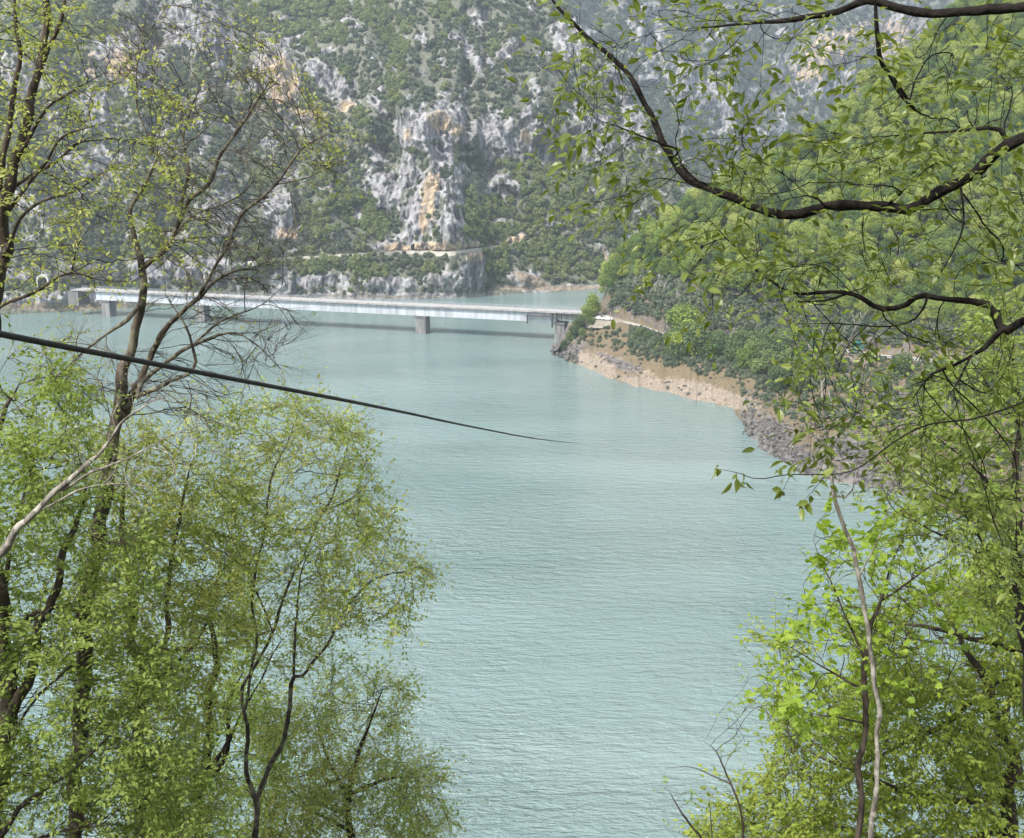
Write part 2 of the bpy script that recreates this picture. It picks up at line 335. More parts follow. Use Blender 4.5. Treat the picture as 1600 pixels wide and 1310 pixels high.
# crest of the nearer mountain: behind it the valley runs on to the right
CREST = [(-420, -150), (800, -150), (850, -60), (900, 40), (960, 110), (1010, 190), (1060, 250), (1120, 300), (1200, 330), (1500, 380)]
cy = interp(CREST, PX) + 9 * fbm(P3(PX / 30, 0 * PX, 3 + 0 * PX), 3)
over = np.clip(cy - PY, 0, 400)                     # rows past the crest fall away behind
cj = np.argmax(PY < cy, 1); cj = np.where((PY < cy).any(1), cj, NY - 1)
ar = np.arange(NX); ly = Pm[ar, cj, 1][:, None]; lz = Pm[ar, cj, 2][:, None]
beh = over > 0
Yb = ly + over * 1.6; Zc = lz - over * 1.1 - 2 + 3 * d1
Pm[..., 1] = np.where(beh, Yb, Pm[..., 1]); Pm[..., 0] = np.where(beh, K[:, None] * Yb, Pm[..., 0]); Pm[..., 2] = np.where(beh, Zc, Pm[..., 2])
tag(link('hills', mesh('mountain', Pm.reshape(-1, 3), quads=sheet_faces(NX, NY), mat=M['mount'], smooth=True, attrs=dict(rock=rkn, cream=cream, pale=pale))), 'steep limestone mountainside with scrub and pale cliffs across the lake', kind='structure')
def msurf(px, py):                                   # point on the mountain seen at a photo pixel
    i = np.clip(((np.asarray(px, float) + 420) / 1920 * (NX - 1)).round().astype(int), 0, NX - 1)
    ys = interp(SHORE, px); j = np.clip(((np.asarray(py, float) - ys) / (-150 - ys) * (NY - 1)).round().astype(int), 0, NY - 1)
    return Pm[i, j], i, j
# second, farther mountain on the right
SH2 = [(700, 440), (1000, 400), (1300, 380), (1700, 370)]
ROCK2 = [(1100, 150, 60, 38, 20), (1130, 175, 26, 22), (1300, 75, 80, 30, -20), (1230, 120, 40, 25, 0, .9), (1010, 60, 30, 40, 0, .8), (1380, 60, 50, 40), (1180, 210, 50, 16, 0, .7), (1040, 110, 30, 20, 0, .8), (1280, 130, 50, 30)]
def s_2(px, py):
    rk = blobs(px, py, ROCK2); nz = fbm(P3(px / 80, py / 60, 4 + 0 * px), 4)
    return .75 + .3 * nz + 1.8 * sstep(.4, .9, rk)
N2X, N2Y = 420, 260
PX2, PY2, K2, Y2, Z2 = build_mountain(780, 1750, N2X, -170, N2Y, SH2, s_2, 2, 1)
Y2 = smooth0(Y2, 5) * 1.0
Y2 = Y2 + 420 + np.linspace(0, 260, N2X)[:, None] - ridged(P3(PX2 / 120, PY2 / 260, 3 + 0 * PX2), 4) * 45
_, T2 = ray(PX2, PY2)
Pm2 = np.stack([K2[:, None] * Y2, Y2, H + T2 * Y2], -1)
rk2 = np.clip(blobs(PX2, PY2, ROCK2) + .8 * sstep(.15, .55, fbm(P3(PX2 / 30, PY2 / 22, 2 + 0 * PX2), 4)), 0, 1)
Pm2[..., 1] -= ridged(P3(Pm2[..., 0] / 40, Pm2[..., 1] / 40, Pm2[..., 2] / 70), 4) * (6 + 14 * rk2)
sunlit_cream2 = blobs(PX2, PY2, [(1300, 70, 80, 35, -20), (1260, 110, 40, 25), (1380, 60, 50, 35)])  # sunlight on the far tops, put into the rock colour as cream
Pm2[:, 0, 2] = -3
tag(link('hills', mesh('far_mountain', Pm2.reshape(-1, 3), quads=sheet_faces(N2X, N2Y), mat=M['mount'], smooth=True, attrs=dict(rock=rk2, cream=sunlit_cream2 * .8, pale=0 * rk2))), 'hazy blue mountain farther up the valley on the right', kind='structure')

# ------------------------------------------------------------------ right bank, headland and wooded hill
RB = [  # px, shore py, edge py (z), edge z, skyline py
    (862, 553, 551, .8, 551), (872, 555, 545, 3.5, 545), (890, 564, 518, 9, 518), (912, 572, 502, 11.8, 502), (935, 582, 494, 12.2, 494), (950, 590, 498, 12.3, 470), (975, 598, 506, 12.3, 420),
    (1000, 603, 512, 12.3, 385), (1040, 612, 527, 12.3, 365), (1100, 627, 536, 12.3, 330), (1148, 638, 542, 12.3, 298), (1160, 652, 543, 12.3, 292), (1174, 678, 543.5, 12.3, 284), (1190, 694, 545, 12.3, 268), (1230, 720, 547, 12.3, 240), (1270, 738, 549, 12.3, 212),
    (1330, 749, 553, 12.3, 155), (1370, 757, 560, 12.3, 112), (1400, 765, 563, 12.3, 84), (1480, 790, 570, 12.3, 5), (1600, 838, 576, 12.3, -120), (1800, 905, 590, 12.3, -260), (2200, 1030, 620, 12.3, -420)]
RBX = 620; pxr = np.concatenate([np.linspace(862, 1660, RBX - 60), np.linspace(1664, 2200, 60)])
kr, _ = ray(pxr, interp(RB, pxr, 2))
def yof(py, z): _, t = ray(np.full_like(py, 800.), py); return (z - H) / t
Ysh = yof(interp(RB, pxr, 1), 0 * pxr); ez = interp(RB, pxr, 3); Yed = yof(interp(RB, pxr, 2), ez)
Ysh = Ysh + 2.0 * perlin(P3(pxr / 17, 0 * pxr, 0 * pxr)) + 1.2 * perlin(P3(pxr / 6, 0 * pxr, 3 + 0 * pxr))
rf = sstep(925, 960, pxr)                            # 0 at the tip, 1 where the hill rises behind the road
_, tsk = ray(np.full_like(pxr, 800.), interp(RB, pxr, 4))
s1 = .78; Yrb = Yed + 8.0; Ycut = Yrb + 7; zcut = ez + 12
Ycr = (s1 * Ycut - zcut + H) / (s1 - tsk); Ycr = np.maximum(Ycr, Ycut + 3); zcr = zcut + s1 * (Ycr - Ycut)
segs = [(Ysh - 6, -2.2 + 0 * ez, 4), (Ysh, 0 * ez, 26), (Ysh + (Yed - Ysh) * .55, ez * .62, 26), (Yed - .5, ez, 8), (Yrb, ez, 16), (Ycut, ez + (zcut - ez) * rf, 90), (Yrb + 6 + (Ycr - Yrb) * rf, (ez - 3) * (1 - rf) + zcr * rf, 14), (Yrb + 22 + (Ycr - Yrb) * rf, (ez - 12) * (1 - rf) + (zcr - 4) * rf, 30), (Yrb + 45 + (Ycr - Yrb + 150) * rf, (-12) * (1 - rf) + (zcr - 130) * rf, 0)]
cols = []; zone = []
for a, b in zip(segs[:-1], segs[1:]):
    for q in range(a[2]):
        w = q / a[2]; cols.append((a[0] + (b[0] - a[0]) * w, a[1] + (b[1] - a[1]) * w)); zone.append(len(zone) * 0 + segs.index(a) + w if False else [i for i, s_ in enumerate(segs) if s_ is a][0] + w)
cols.append(segs[-1][:2]); zone.append(len(segs) - 1.)
RY = np.stack([c[0] for c in cols], 1); RZ = np.stack([c[1] for c in cols], 1); zone = np.array(zone); RNY = RY.shape[1]
RX = kr[:, None] * RY
ZN = np.repeat(zone[None], RBX, 0)
onroad = (ZN >= 3) & (ZN <= 4.02)
big = fbm(P3(RX / 60, RY / 60, 0 * RX), 3) * 9 * sstep(5.2, 6.0, ZN) * (ZN < 6.1) + ridged(P3(RX / 45, RY / 200, 1 + 0 * RX), 2) * 7 * sstep(5.05, 5.5, ZN) * (ZN < 6.1)
fine = fbm(P3(RX / 9, RY / 9, 0 * RX), 4) * 1.3 + ridged(P3(RX / 3.5, RY / 3.5, RZ / 5), 3) * .45
tipd = 1 + 1.2 * blobs(*[PXR := 800 + F * RX / RY / (CP - (RZ - H) / RY * SP), 655 - F * (SP + (RZ - H) / RY * CP) / (CP - (RZ - H) / RY * SP)], [(880, 548, 30, 16), (1215, 700, 70, 40), (1350, 740, 90, 30)])
RZ = RZ + np.where(onroad | (ZN < .5), 0, big * .6 + fine * tipd * np.clip(np.minimum(np.abs(ZN - 3), np.abs(ZN - 4.02)) * 3, 0, 1))
cutn = (ZN > 4.02) & (ZN < 5.3)
RY = RY - np.where(cutn, (ridged(P3(RX / 9, RZ / 14, 0 * RX), 3) - .3) * 2.6 * sstep(4.02, 4.4, ZN) * rf[:, None], 0)
Pr = np.stack([RX, RY, RZ], -1); qx, qy = pix(Pr)
rrock = np.where(cutn, .45 + .5 * sstep(-.1, .25, fbm(P3(RX / 14, RY / 14, 0 * RX), 2)), 0) + blobs(qx, qy, [(882, 548, 34, 15), (900, 535, 40, 14, 20, .6), (1000, 582, 70, 8, 25, .8), (955, 565, 30, 9, 25), (1205, 690, 60, 34, 40), (1260, 725, 70, 22, 20), (1370, 750, 90, 22, 10), (1450, 640, 90, 60, 0, .6), (1330, 700, 60, 26, 0, .8), (1480, 760, 80, 30)])
rrock = np.clip(rrock + np.where((ZN > 5.2) & (ZN < 6), .3 * sstep(.2, .5, nzz := fbm(P3(RX / 25, RY / 25, 3 + 0 * RX), 3)), 0), 0, 1)
rpale = blobs(qx, qy, [(930, 572, 40, 14, 28), (1010, 602, 50, 9, 15, 1), (1090, 612, 70, 16, 12, 1.0), (1150, 628, 40, 12, 10), (1330, 562, 40, 6, 10, .8)]) * (1 - .0)
rcream = blobs(qx, qy, [(1090, 606, 80, 14, 14), (935, 568, 36, 12, 28), (1040, 596, 60, 10, 15), (960, 540, 40, 24, 0, .5)])
tag(link('hills', mesh('right_hill', Pr.reshape(-1, 3), quads=sheet_faces(RBX, RNY), mat=M['bank'], smooth=True, attrs=dict(green=sstep(4.9, 5.1, ZN), rock=rrock, cream=rcream, pale=rpale))), 'wooded headland and bank on the right shore of the lake', kind='structure')
def rsurf(px, zn):                                   # point on the right bank: column px, zone value
    i = np.clip(np.searchsorted(pxr, px), 0, RBX - 1); j = np.clip(np.searchsorted(zone, zn), 0, RNY - 1); return Pr[i, j]
# near slope under and behind the camera
gx = np.linspace(-260, 260, 150); gy = np.linspace(-320, 100, 150)
GX, GY = np.meshgrid(gx, gy, indexing='ij')
def gz(x, y):
    return 81.35 - .95 * y + np.where(y < 0, .45 * y, 0) * 1.0 + .9 * fbm(P3(x / 9, y / 9, 0 * x), 3) * sstep(1, 6, np.hypot(x, y)) + .12 * fbm(P3(x / 1.2, y / 1.2, 1 + 0 * x), 2)
GZ = gz(GX, GY)
tag(link('terrain', mesh('near_slope', np.stack([GX, GY, GZ], -1).reshape(-1, 3), quads=sheet_faces(150, 150), mat=M['slope'], smooth=True)), 'steep wooded slope below the viewpoint', kind='structure')

# ------------------------------------------------------------------ roads
ii = [i for i in range(RBX) if pxr[i] > 930]
j0 = int(np.searchsorted(zone, 3.02)); j1 = int(np.searchsorted(zone, 3.98))
lake = Pr[ii, j0] ; hillside = Pr[ii, j1]
za = 12.42
RV = []
for a, b in zip(lake, hillside):
    w = (b - a); RV += [(a[0] + w[0] * .08, a[1] + w[1] * .08, za), (a[0] + w[0] * .9, a[1] + w[1] * .9, za)]
RF = [[2 * i, 2 * i + 2, 2 * i + 3, 2 * i + 1] for i in range(len(ii) - 1)]
tag(link('road', mesh('road', RV, faces=RF, mat=M['asphalt'])), 'pale asphalt road curving off the bridge along the right bank', kind='structure')
# ------------------------------------------------------------------ bridge
BR, BL = Vector((37, 480.5, 0)), Vector((-213, 561.5, 0)); BZ = 12.6
bd = (BL - BR).normalized(); bs = bd.cross(Vector((0, 0, 1))).normalized()
if bs.y > 0: bs = -bs                                 # bs points to the camera side
bridge = tag(empty('road_bridge', (BR.x, BR.y, 0)), 'long white box girder road bridge on concrete piers crossing the lake', 'bridge')
def onb(px): # bridge point for a photo column
    k, _ = ray(px, 480.); t = (k * BR.y - BR.x) / (bd.x - k * bd.y); return BR + bd * float(t)
def bpart(mb, name, m, bevel=0):
    o = mb.build(name, m, bridge, bevel); o.location = -bridge.location; return o
def sec_prism(sec, a, b):                             # section in (toward camera, up)
    mb = MB(); vs = [p + bs * u + Vector((0, 0, w)) for p in (a, b) for u, w in sec]; n = len(sec)
    return mb.add(vs, [[i, (i + 1) % n, n + (i + 1) % n, n + i] for i in range(n)] + [list(range(n))[::-1], list(range(n, 2 * n))])
bpart(sec_prism([(-4.6, BZ - .28), (-4.6, BZ), (4.6, BZ), (4.6, BZ - .32), (3.3, BZ - .55), (-3.3, BZ - .55)], BR, BL), 'deck', M['conc'])
GE = onb(872.)
bpart(sec_prism([(-3.2, BZ - .55), (3.3, BZ - .55), (3.2, BZ - 4.5), (-2.4, BZ - 4.5)], GE, onb(158.)), 'girder', M['white'])
bpart(sec_prism([(-2.6, BZ - .55), (2.4, BZ - .55), (2.4, BZ - 3.3), (-2.4, BZ - 3.3)], BR + bd * 2, GE - bd * .4), 'side_span', M['conc'])
# stiffener seams on the girder face, railings, kerbs
L_ = (BL - BR).length
mb = MB()
SEAM = []
for q in range(1, 24):
    p = onb(860.) + bd * (q * 10.2)
    if (p - BR).length > L_ - 15: break
    bpart(MB().box(p + bs * 3.28 + Vector((0, 0, BZ - 2.5)), (.08, .06, 3.85), bd), 'web_seam', M['steel'])
for sgn in (1, -1):
    mb = MB(); e = bs * (4.45 * sgn)
    n = int(L_ / 2.5)
    for q in range(n + 1): mb.box(BR + bd * (q * L_ / n) + e + Vector((0, 0, BZ + .55)), (.09, .09, 1.1), bd)
    for hz in (.45, .8, 1.1): mb.box((BR + BL) / 2 + e + Vector((0, 0, BZ + hz)), (L_, .07, .07), bd)
    bpart(mb, 'railing', M['steel'])
    mk = MB().box((BR + BL) / 2 + bs * (3.9 * sgn) + Vector((0, 0, BZ + .09)), (L_ - .2, .8, .18), bd); bpart(mk, 'kerb', M['conc'])
bpart(MB().box((BR + BL) / 2 + Vector((0, 0, BZ + .03)), (L_ - .3, 6.9, .05), bd), 'roadway', M['asphalt'])
for px, w, name in ((660., 5.0, 'pier'), (877., 4.4, 'pier'), (316., 5.0, 'pier'), (170., 4.6, 'pier')):
    p = onb(px); top = BZ - 4.5
    pr = bpart(MB().box(p + Vector((0, 0, (top - 1.0) / 2 - 3)), (w, 5.2, top + 5.0), bd), name, M['pier'], .12)
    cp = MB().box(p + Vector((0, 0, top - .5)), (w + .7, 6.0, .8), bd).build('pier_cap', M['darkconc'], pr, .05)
    for u in (-1.6, 1.6):
        MB().box(p + bs * u + Vector((0, 0, top - .05)), (.9, .9, .12), bd).build('bearing', M['rust'], pr)
# abutments
bpart(MB().box(BR + bd * 1.0 + Vector((0, 0, BZ - 4.2)), (3.2, 9, 7), bd), 'abutment', M['conc'])
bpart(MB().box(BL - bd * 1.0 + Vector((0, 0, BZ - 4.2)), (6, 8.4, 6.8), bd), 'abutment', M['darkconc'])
# inspection frame hung on the camera side near the right pier
a, b = onb(829.), onb(868.); mb = MB()
for hz in (-1.7, -2.0): mb.cyl(a + bs * 4.9 + Vector((0, 0, BZ + hz)), b + bs * 4.9 + Vector((0, 0, BZ + hz)), .16, 6)
mb.box((a + b) / 2 + bs * 4.4 + Vector((0, 0, BZ - 2.1)), ((a - b).length + 2, 1.4, .16), bd)
mb.cyl(a + bs * 4.9 + Vector((0, 0, BZ - 5.3)), a + bs * 4.9 + Vector((0, 0, BZ - 1.7)), .28, 6)
mb.cyl(b + bs * 4.9 + Vector((0, 0, BZ - 6.5)), b + bs * 4.9 + Vector((0, 0, BZ - .3)), .34, 6)
mb.cyl(b - bd * 4 + bs * 4.9 + Vector((0, 0, BZ - 4.5)), b - bd * 4 + bs * 4.9 + Vector((0, 0, BZ - .3)), .2, 6)
for e in (a, b, b - bd * 4): mb.cyl(e + bs * 3 + Vector((0, 0, BZ - 1.0)), e + bs * 4.95 + Vector((0, 0, BZ - 1.7)), .12, 6)
bpart(mb, 'inspection_frame', M['rust'])

# ------------------------------------------------------------------ cars by the bridge end
def make_car():
    root = empty('parked_car')
    prof = [(-2.1, .32), (-2.12, .75), (-1.95, .92), (-1.2, 1.0), (-.65, 1.42), (.75, 1.45), (1.45, 1.05), (2.0, .95), (2.12, .7), (2.1, .32)]
    n = len(prof); V = [(x, y * (.84 if z > 1.1 else 1) * .86, z) for y in (-1, 1) for x, z in prof]
    Fc = [[i, (i + 1) % n, n + (i + 1) % n, n + i] for i in range(n)] + [list(range(n))[::-1], list(range(n, 2 * n))]
    MB().add(V, Fc).build('body', M['carpaint'], root, .05)
    for sy in (-1, 1):
        g = MB().add([(-1.02, sy * .87, 1.02), (1.2, sy * .87, 1.04), (.68, sy * .735, 1.38), (-.6, sy * .735, 1.36)], [[0, 1, 2, 3]]).build('side_window', M['glass'], root)
        g.modifiers.new('s', 'SOLIDIFY').thickness = .03
        for sx in (-1.3, 1.3):
            w = MB().cyl((sx, sy * .68, .33), (sx, sy * .9, .33), .33, 16).build('wheel', M['rubber'], root)
            MB().cyl((sx, sy * .905, .33), (sx, sy * .92, .33), .19, 12).build('rim', M['steel'], w)
    for pts, nm in (([(1.42, -.76, 1.1), (1.42, .76, 1.1), (.8, .64, 1.43), (.8, -.64, 1.43)], 'windscreen'), ([(-1.18, -.74, 1.05), (-1.18, .74, 1.05), (-.7, .64, 1.41), (-.7, -.64, 1.41)], 'rear_window')):
        g = MB().add(pts, [[0, 1, 2, 3]]).build(nm, M['glass'], root); g.modifiers.new('s', 'SOLIDIFY').thickness = .05
    for sy in (-.6, .6): MB().box((2.12, sy, .72), (.06, .34, .16)).build('headlight', M['steel'], root, .02)
    return root
def copy_tree(o, parent=None):
    c = o.copy(); COL.objects.link(c); c.parent = parent
    for ch in o.children: copy_tree(ch, c)
    return c
car = make_car(); cars = [car, copy_tree(car)]
for c, px, py, rz, lb in ((cars[0], 936, 499.5, -35, 'small white car parked nearer the bridge on the gravel edge'), (cars[1], 949, 500.5, -12, 'white car parked beside the road, farther from the bridge')):
    p = onz(px, py, 12.5); c.location = (p[0], p[1], 12.5); c.rotation_euler = (0, 0, math.radians(rz)); tag(c, lb, 'car', 'white cars parked at the bridge end')
# gravel lay-by where they stand
q = onz(943, 500.5, 12.3); q0 = [(-11, -4.5), (10, -5.5), (12, 3), (4, 6), (-9, 5)]
mb = MB().add([(q[0] + x, q[1] + y, 12.46) for x, y in q0] + [(q[0] + x * 1.25, q[1] + y * 1.5, 10.2) for x, y in q0], [[0, 1, 2, 3, 4]] + [[5 + i, 5 + (i + 1) % 5, (i + 1) % 5, i] for i in range(5)])
tag(mb.build('path', plain('lay_by_gravel', (.3, .27, .22), .95, scale=1)), 'gravel lay-by beside the road', kind='structure')
# guard rail along the lake side of the road
gr = tag(empty('guard_rail', tuple(map(float, lake[0]))), 'low galvanised guard rail along the lake side of the road', 'guard rail')
rail = MB(); post = MB(); off = Vector(tuple(map(float, lake[0])))
sel = [Vector((float(a[0] + (b[0] - a[0]) * .03), float(a[1] + (b[1] - a[1]) * .03), 12.45)) - off for a, b in zip(lake, hillside)][70:520:5]
for u, v in zip(sel[:-1], sel[1:]):
    rail.prism([(-.04, .5), (-.04, .82), (.04, .82), (.04, .5)], u, v); MB().box(u + Vector((0, 0, .38)), (.12, .12, .8)).build('post', M['steel'], gr)
rail.build('rail', M['steel'], gr)
# teal hut and red and white barrier by the road
p = onz(1349, 551, 12.4); hut = tag(empty('roadside_hut', (p[0], p[1] + 4, 12.4)), 'small teal sheet metal hut beside the road under the rock cut', 'hut')
MB().box((0, 0, 1.3), (5.2, 2.6, 2.6)).build('wall', M['teal'], hut, .03)
MB().add([(-2.8, -1.6, 2.6), (2.8, -1.6, 2.6), (2.8, 1.6, 3.1), (-2.8, 1.6, 3.1), (-2.8, -1.6, 2.72), (2.8, -1.6, 2.72), (2.8, 1.6, 3.22), (-2.8, 1.6, 3.22)], [[3, 2, 1, 0], [4, 5, 6, 7], [0, 1, 5, 4], [1, 2, 6, 5], [2, 3, 7, 6], [3, 0, 4, 7]]).build('roof', M['teal'], hut)
MB().box((1.2, -1.33, 1.0), (.9, .06, 2.0)).build('door', M['rust'], hut); MB().box((-1.2, -1.33, 1.6), (1.2, .06, .8)).build('window', M['glass'], hut)
p = onz(1356, 557, 12.4); bar = tag(empty('road_barrier', tuple(map(float, p))), 'red and white barrier standing on the road edge near the teal hut', 'barrier')
for i in range(4): MB().box((-.9 + .6 * i, 0, .95), (.6, .1, .3)).build('board', M['red'] if i % 2 == 0 else M['yellow'], bar)
for s in (-.9, .9): MB().box((s, .1, .5), (.1, .1, 1.0)).build('leg', M['steel'], bar)
# ------------------------------------------------------------------ far road cut in the cliff: wall, tunnel mouths
rp = [msurf(x, float(interp(ROADL, x)))[0] for x in np.arange(384, 848, 8)]
rv = []
for p in rp: rv += [(p[0], p[1] - 3.2, p[2] + .5), (p[0], p[1] + 4.5, p[2] + .5)]
tag(link('road', mesh('cliff_road', rv, faces=[[2 * i, 2 * i + 2, 2 * i + 3, 2 * i + 1] for i in range(len(rp) - 1)], mat=M['asphalt'])), 'narrow road cut into the far cliff', kind='structure')
off = Vector(tuple(map(float, rp[0]))); mb = MB()
for u, v in zip(rp[:-1], rp[1:]):
    u = Vector((float(u[0]), float(u[1]) - 3.0, float(u[2]))) - off; v = Vector((float(v[0]), float(v[1]) - 3.0, float(v[2]))) - off
    mb.prism([(-.25, -1.5), (-.25, 1.1), (.25, 1.1), (.25, -1.5)], u, v)
tag(mb.build('parapet_wall', plain('parapet_stone', (.55, .52, .46), .9, scale=.5)), 'long pale parapet wall along the road cut in the far cliff', 'wall').location = off
def portal(px, py, w, h, rg, label):
    p, _, _ = msurf(px, py); r = tag(empty('tunnel_portal', (float(p[0]), float(p[1]) - 2.5, float(p[2]))), label, 'tunnel', 'tunnel mouths across the lake')
    n = 14; arch = [(-w / 2, 0)] + [(-w / 2 * math.cos(math.pi * i / n), h - w / 2 + w / 2 * math.sin(math.pi * i / n)) for i in range(n + 1)] + [(w / 2, 0)]
    out_ = [(x * rg, z * (1 + (rg - 1) * .7)) for x, z in arch]; m_ = len(arch); V = []; Fc = []
    for y in (-.8, 6):
        V += [(x, y, z) for x, z in out_] + [(x, y, z) for x, z in arch]
    for i in range(m_ - 1):
        Fc += [[i, i + 1, m_ + i + 1, m_ + i], [i, 2 * m_ + i, 2 * m_ + i + 1, i + 1], [m_ + i, m_ + i + 1, 3 * m_ + i + 1, 3 * m_ + i]]
    MB().add(V, Fc).build('arch_ring', plain('portal_concrete', (.62, .62, .6), .8, scale=.8), r)
    MB().add([(x, -.6, z) for x, z in arch], [list(range(m_))]).build('opening', M['dark'], r)  # black sheet filling the arch, painted in for the tunnel's inner shade
portal(646, 393, 3.6, 4.6, 1.1, 'dark tunnel mouth in the orange cliff above the middle of the bridge')
portal(60, 446, 4.6, 5.2, 1.3, 'round pale tunnel mouth among scrub at the left end of the bridge')

# ------------------------------------------------------------------ crowns for far woods
def quads_cloud(P, Nrm, size, asp=.6, seed=0, tri=False):
    n = len(P); r = np.random.default_rng(seed)
    a = r.normal(size=(n, 3)); a -= (a * Nrm).sum(1)[:, None] * Nrm; a /= np.linalg.norm(a, axis=1)[:, None]; b = np.cross(Nrm, a)
    s = (size * r.uniform(.6, 1.4, n))[:, None]
    V = np.stack([P - a * s, P + b * s * asp, P + a * s, P - b * s * asp], 1).reshape(-1, 3)
    return V, np.arange(4 * n).reshape(-1, 4)
def crown_cloud(seed, n, rad, hgt, lobes, leaf):
    r = np.random.default_rng(seed); C = []; 
    for i in range(lobes):
        th = r.uniform(0, 6.283); u = r.uniform(0, 1) ** .6; zz = r.uniform(.12, 1.0); w = math.sqrt(max(.05, 1 - (zz - .35) ** 2 / .5))
        C.append((math.cos(th) * rad * .68 * u * w, math.sin(th) * rad * .68 * u * w, hgt * zz * .85, rad * r.uniform(.28, .5)))
    C.append((0, 0, hgt * .5, rad * .6)); C = np.array(C)
    pick = r.choice(len(C), n, p=C[:, 3] ** 2 / (C[:, 3] ** 2).sum()); d = r.normal(size=(n, 3)); d /= np.linalg.norm(d, axis=1)[:, None]
    rr = r.uniform(.72, 1.08, n)[:, None]; P = C[pick, :3] + d * rr * C[pick, 3:4] * np.array([1, 1, .85])
    nn = d + .7 * r.normal(size=(n, 3)) + np.array([0, 0, .5]); nn /= np.linalg.norm(nn, axis=1)[:, None]
    return quads_cloud(P, nn, leaf, .65, seed)
def tube_mesh(name, paths, mat_, n=7):                 # paths: lists of (x,y,z,r)
    V = []; Q = []
    for pts in paths:
        pts = np.array(pts, float); d = np.gradient(pts[:, :3], axis=0); d /= np.linalg.norm(d, axis=1)[:, None] + 1e-9
        ref = np.array([.31, .93, .2]); u = np.cross(d, ref); u /= np.linalg.norm(u, axis=1)[:, None] + 1e-9; w = np.cross(d, u)
        th = np.arange(n) * 6.28318 / n; base = sum(len(x) for x in V)
        ring = pts[:, None, :3] + pts[:, None, 3:4] * (np.cos(th)[None, :, None] * u[:, None] + np.sin(th)[None, :, None] * w[:, None])
        V.append(ring.reshape(-1, 3)); m_ = len(pts)
        i = np.arange(m_ - 1)[:, None] * n; j = np.arange(n)[None]; jn = (j + 1) % n
        Q.append((np.stack(np.broadcast_arrays(i + j, i + jn, i + n + jn, i + n + j), -1) + base).reshape(-1, 4))
    return mesh(name, np.concatenate(V), quads=np.concatenate(Q), mat=mat_, smooth=True)
M['far_leaf'] = leaf_mat('far_scrub_leaves', [(.045, .07, .048), (.085, .115, .072), (.125, .16, .10), (.18, .21, .13), (.19, .18, .14)], .25, .7, inst=.6, spec=.15)
M['far_leaf_warm'] = leaf_mat('far_spring_sunlit_leaves', [(.10, .135, .06), (.145, .19, .075), (.20, .24, .095), (.26, .275, .13)], .3, .7, inst=.6, spec=.15)
M['bank_leaf'] = leaf_mat('bank_shrub_leaves', [(.06, .10, .045), (.10, .155, .06), (.15, .21, .08), (.22, .28, .09)], .35, .6, inst=.65, spec=.2)
M['hill_leaf'] = leaf_mat('hill_tree_leaves', [(.06, .11, .03), (.12, .195, .045), (.22, .295, .06), (.33, .40, .09), (.42, .42, .15)], .35, .6, inst=.72, spec=.2)
M['bark'] = bark_mat('brown_bark', (.03, .024, .02), (.10, .08, .062), 12)
M['darkbark'] = bark_mat('dark_bark', (.005, .004, .0035), (.02, .016, .013), 20, zs=.8)
M['palebark'] = bark_mat('pale_bark', (.10, .09, .075), (.27, .25, .215), 14, lichen=(.38, .36, .32))
M['greybark'] = bark_mat('grey_brown_bark', (.04, .033, .027), (.14, .115, .095), 12, lichen=(.2, .19, .14))

def scatter(name, pts, scl, protos, label, loc_kind='stuff'):
    pc = bpy.data.collections.new(name + '_sources')
    for i, me in enumerate(protos): pc.objects.link(bpy.data.objects.new('%s_source_%d' % (name, i), me))
    me = bpy.data.meshes.new(name); pts = np.asarray(pts, np.float32); me.vertices.add(len(pts)); me.vertices.foreach_set('co', pts.ravel())
    a = me.attributes.new('scl', 'FLOAT', 'POINT'); a.data.foreach_set('value', np.asarray(scl, np.float32))
    a = me.attributes.new('rotz', 'FLOAT', 'POINT'); a.data.foreach_set('value', rng.uniform(0, 6.28, len(pts)).astype(np.float32))
    o = link(name, me); ng = bpy.data.node_groups.new(name + '_nodes', 'GeometryNodeTree')
    ng.interface.new_socket('Geometry', in_out='INPUT', socket_type='NodeSocketGeometry'); ng.interface.new_socket('Geometry', in_out='OUTPUT', socket_type='NodeSocketGeometry')
    nn = ng.nodes; gi = nn.new('NodeGroupInput'); go = nn.new('NodeGroupOutput'); ip = nn.new('GeometryNodeInstanceOnPoints'); ci = nn.new('GeometryNodeCollectionInfo')
    ci.inputs['Collection'].default_value = pc; ci.inputs['Separate Children'].default_value = True; ci.inputs['Reset Children'].default_value = True
    ip.inputs['Pick Instance'].default_value = True
    sa = nn.new('GeometryNodeInputNamedAttribute'); sa.data_type = 'FLOAT'; sa.inputs[0].default_value = 'scl'
    ra = nn.new('GeometryNodeInputNamedAttribute'); ra.data_type = 'FLOAT'; ra.inputs[0].default_value = 'rotz'; cx = nn.new('ShaderNodeCombineXYZ')
    ri = nn.new('FunctionNodeRandomValue'); ri.data_type = 'INT'; ri.inputs[4].default_value = 0; ri.inputs[5].default_value = len(protos) - 1
    lk = ng.links.new; lk(gi.outputs[0], ip.inputs['Points']); lk(ci.outputs[0], ip.inputs['Instance']); lk(sa.outputs[0], ip.inputs['Scale']); lk(ra.outputs[0], cx.inputs[2]); lk(cx.outputs[0], ip.inputs['Rotation'])
    lk(ri.outputs[2], ip.inputs['Instance Index']); lk(ip.outputs[0], go.inputs[0])
    md = o.modifiers.new('scatter', 'NODES'); md.node_group = ng
    return tag(o, label, kind=loc_kind)
fp = []
for i in range(6):
    V, Q = crown_cloud(20 + i, 420, 2.3, 3.6, 7, .42); V[:, 2] -= .5; fp.append(mesh('scrub_crown', V, quads=Q, mat=M['far_leaf']))
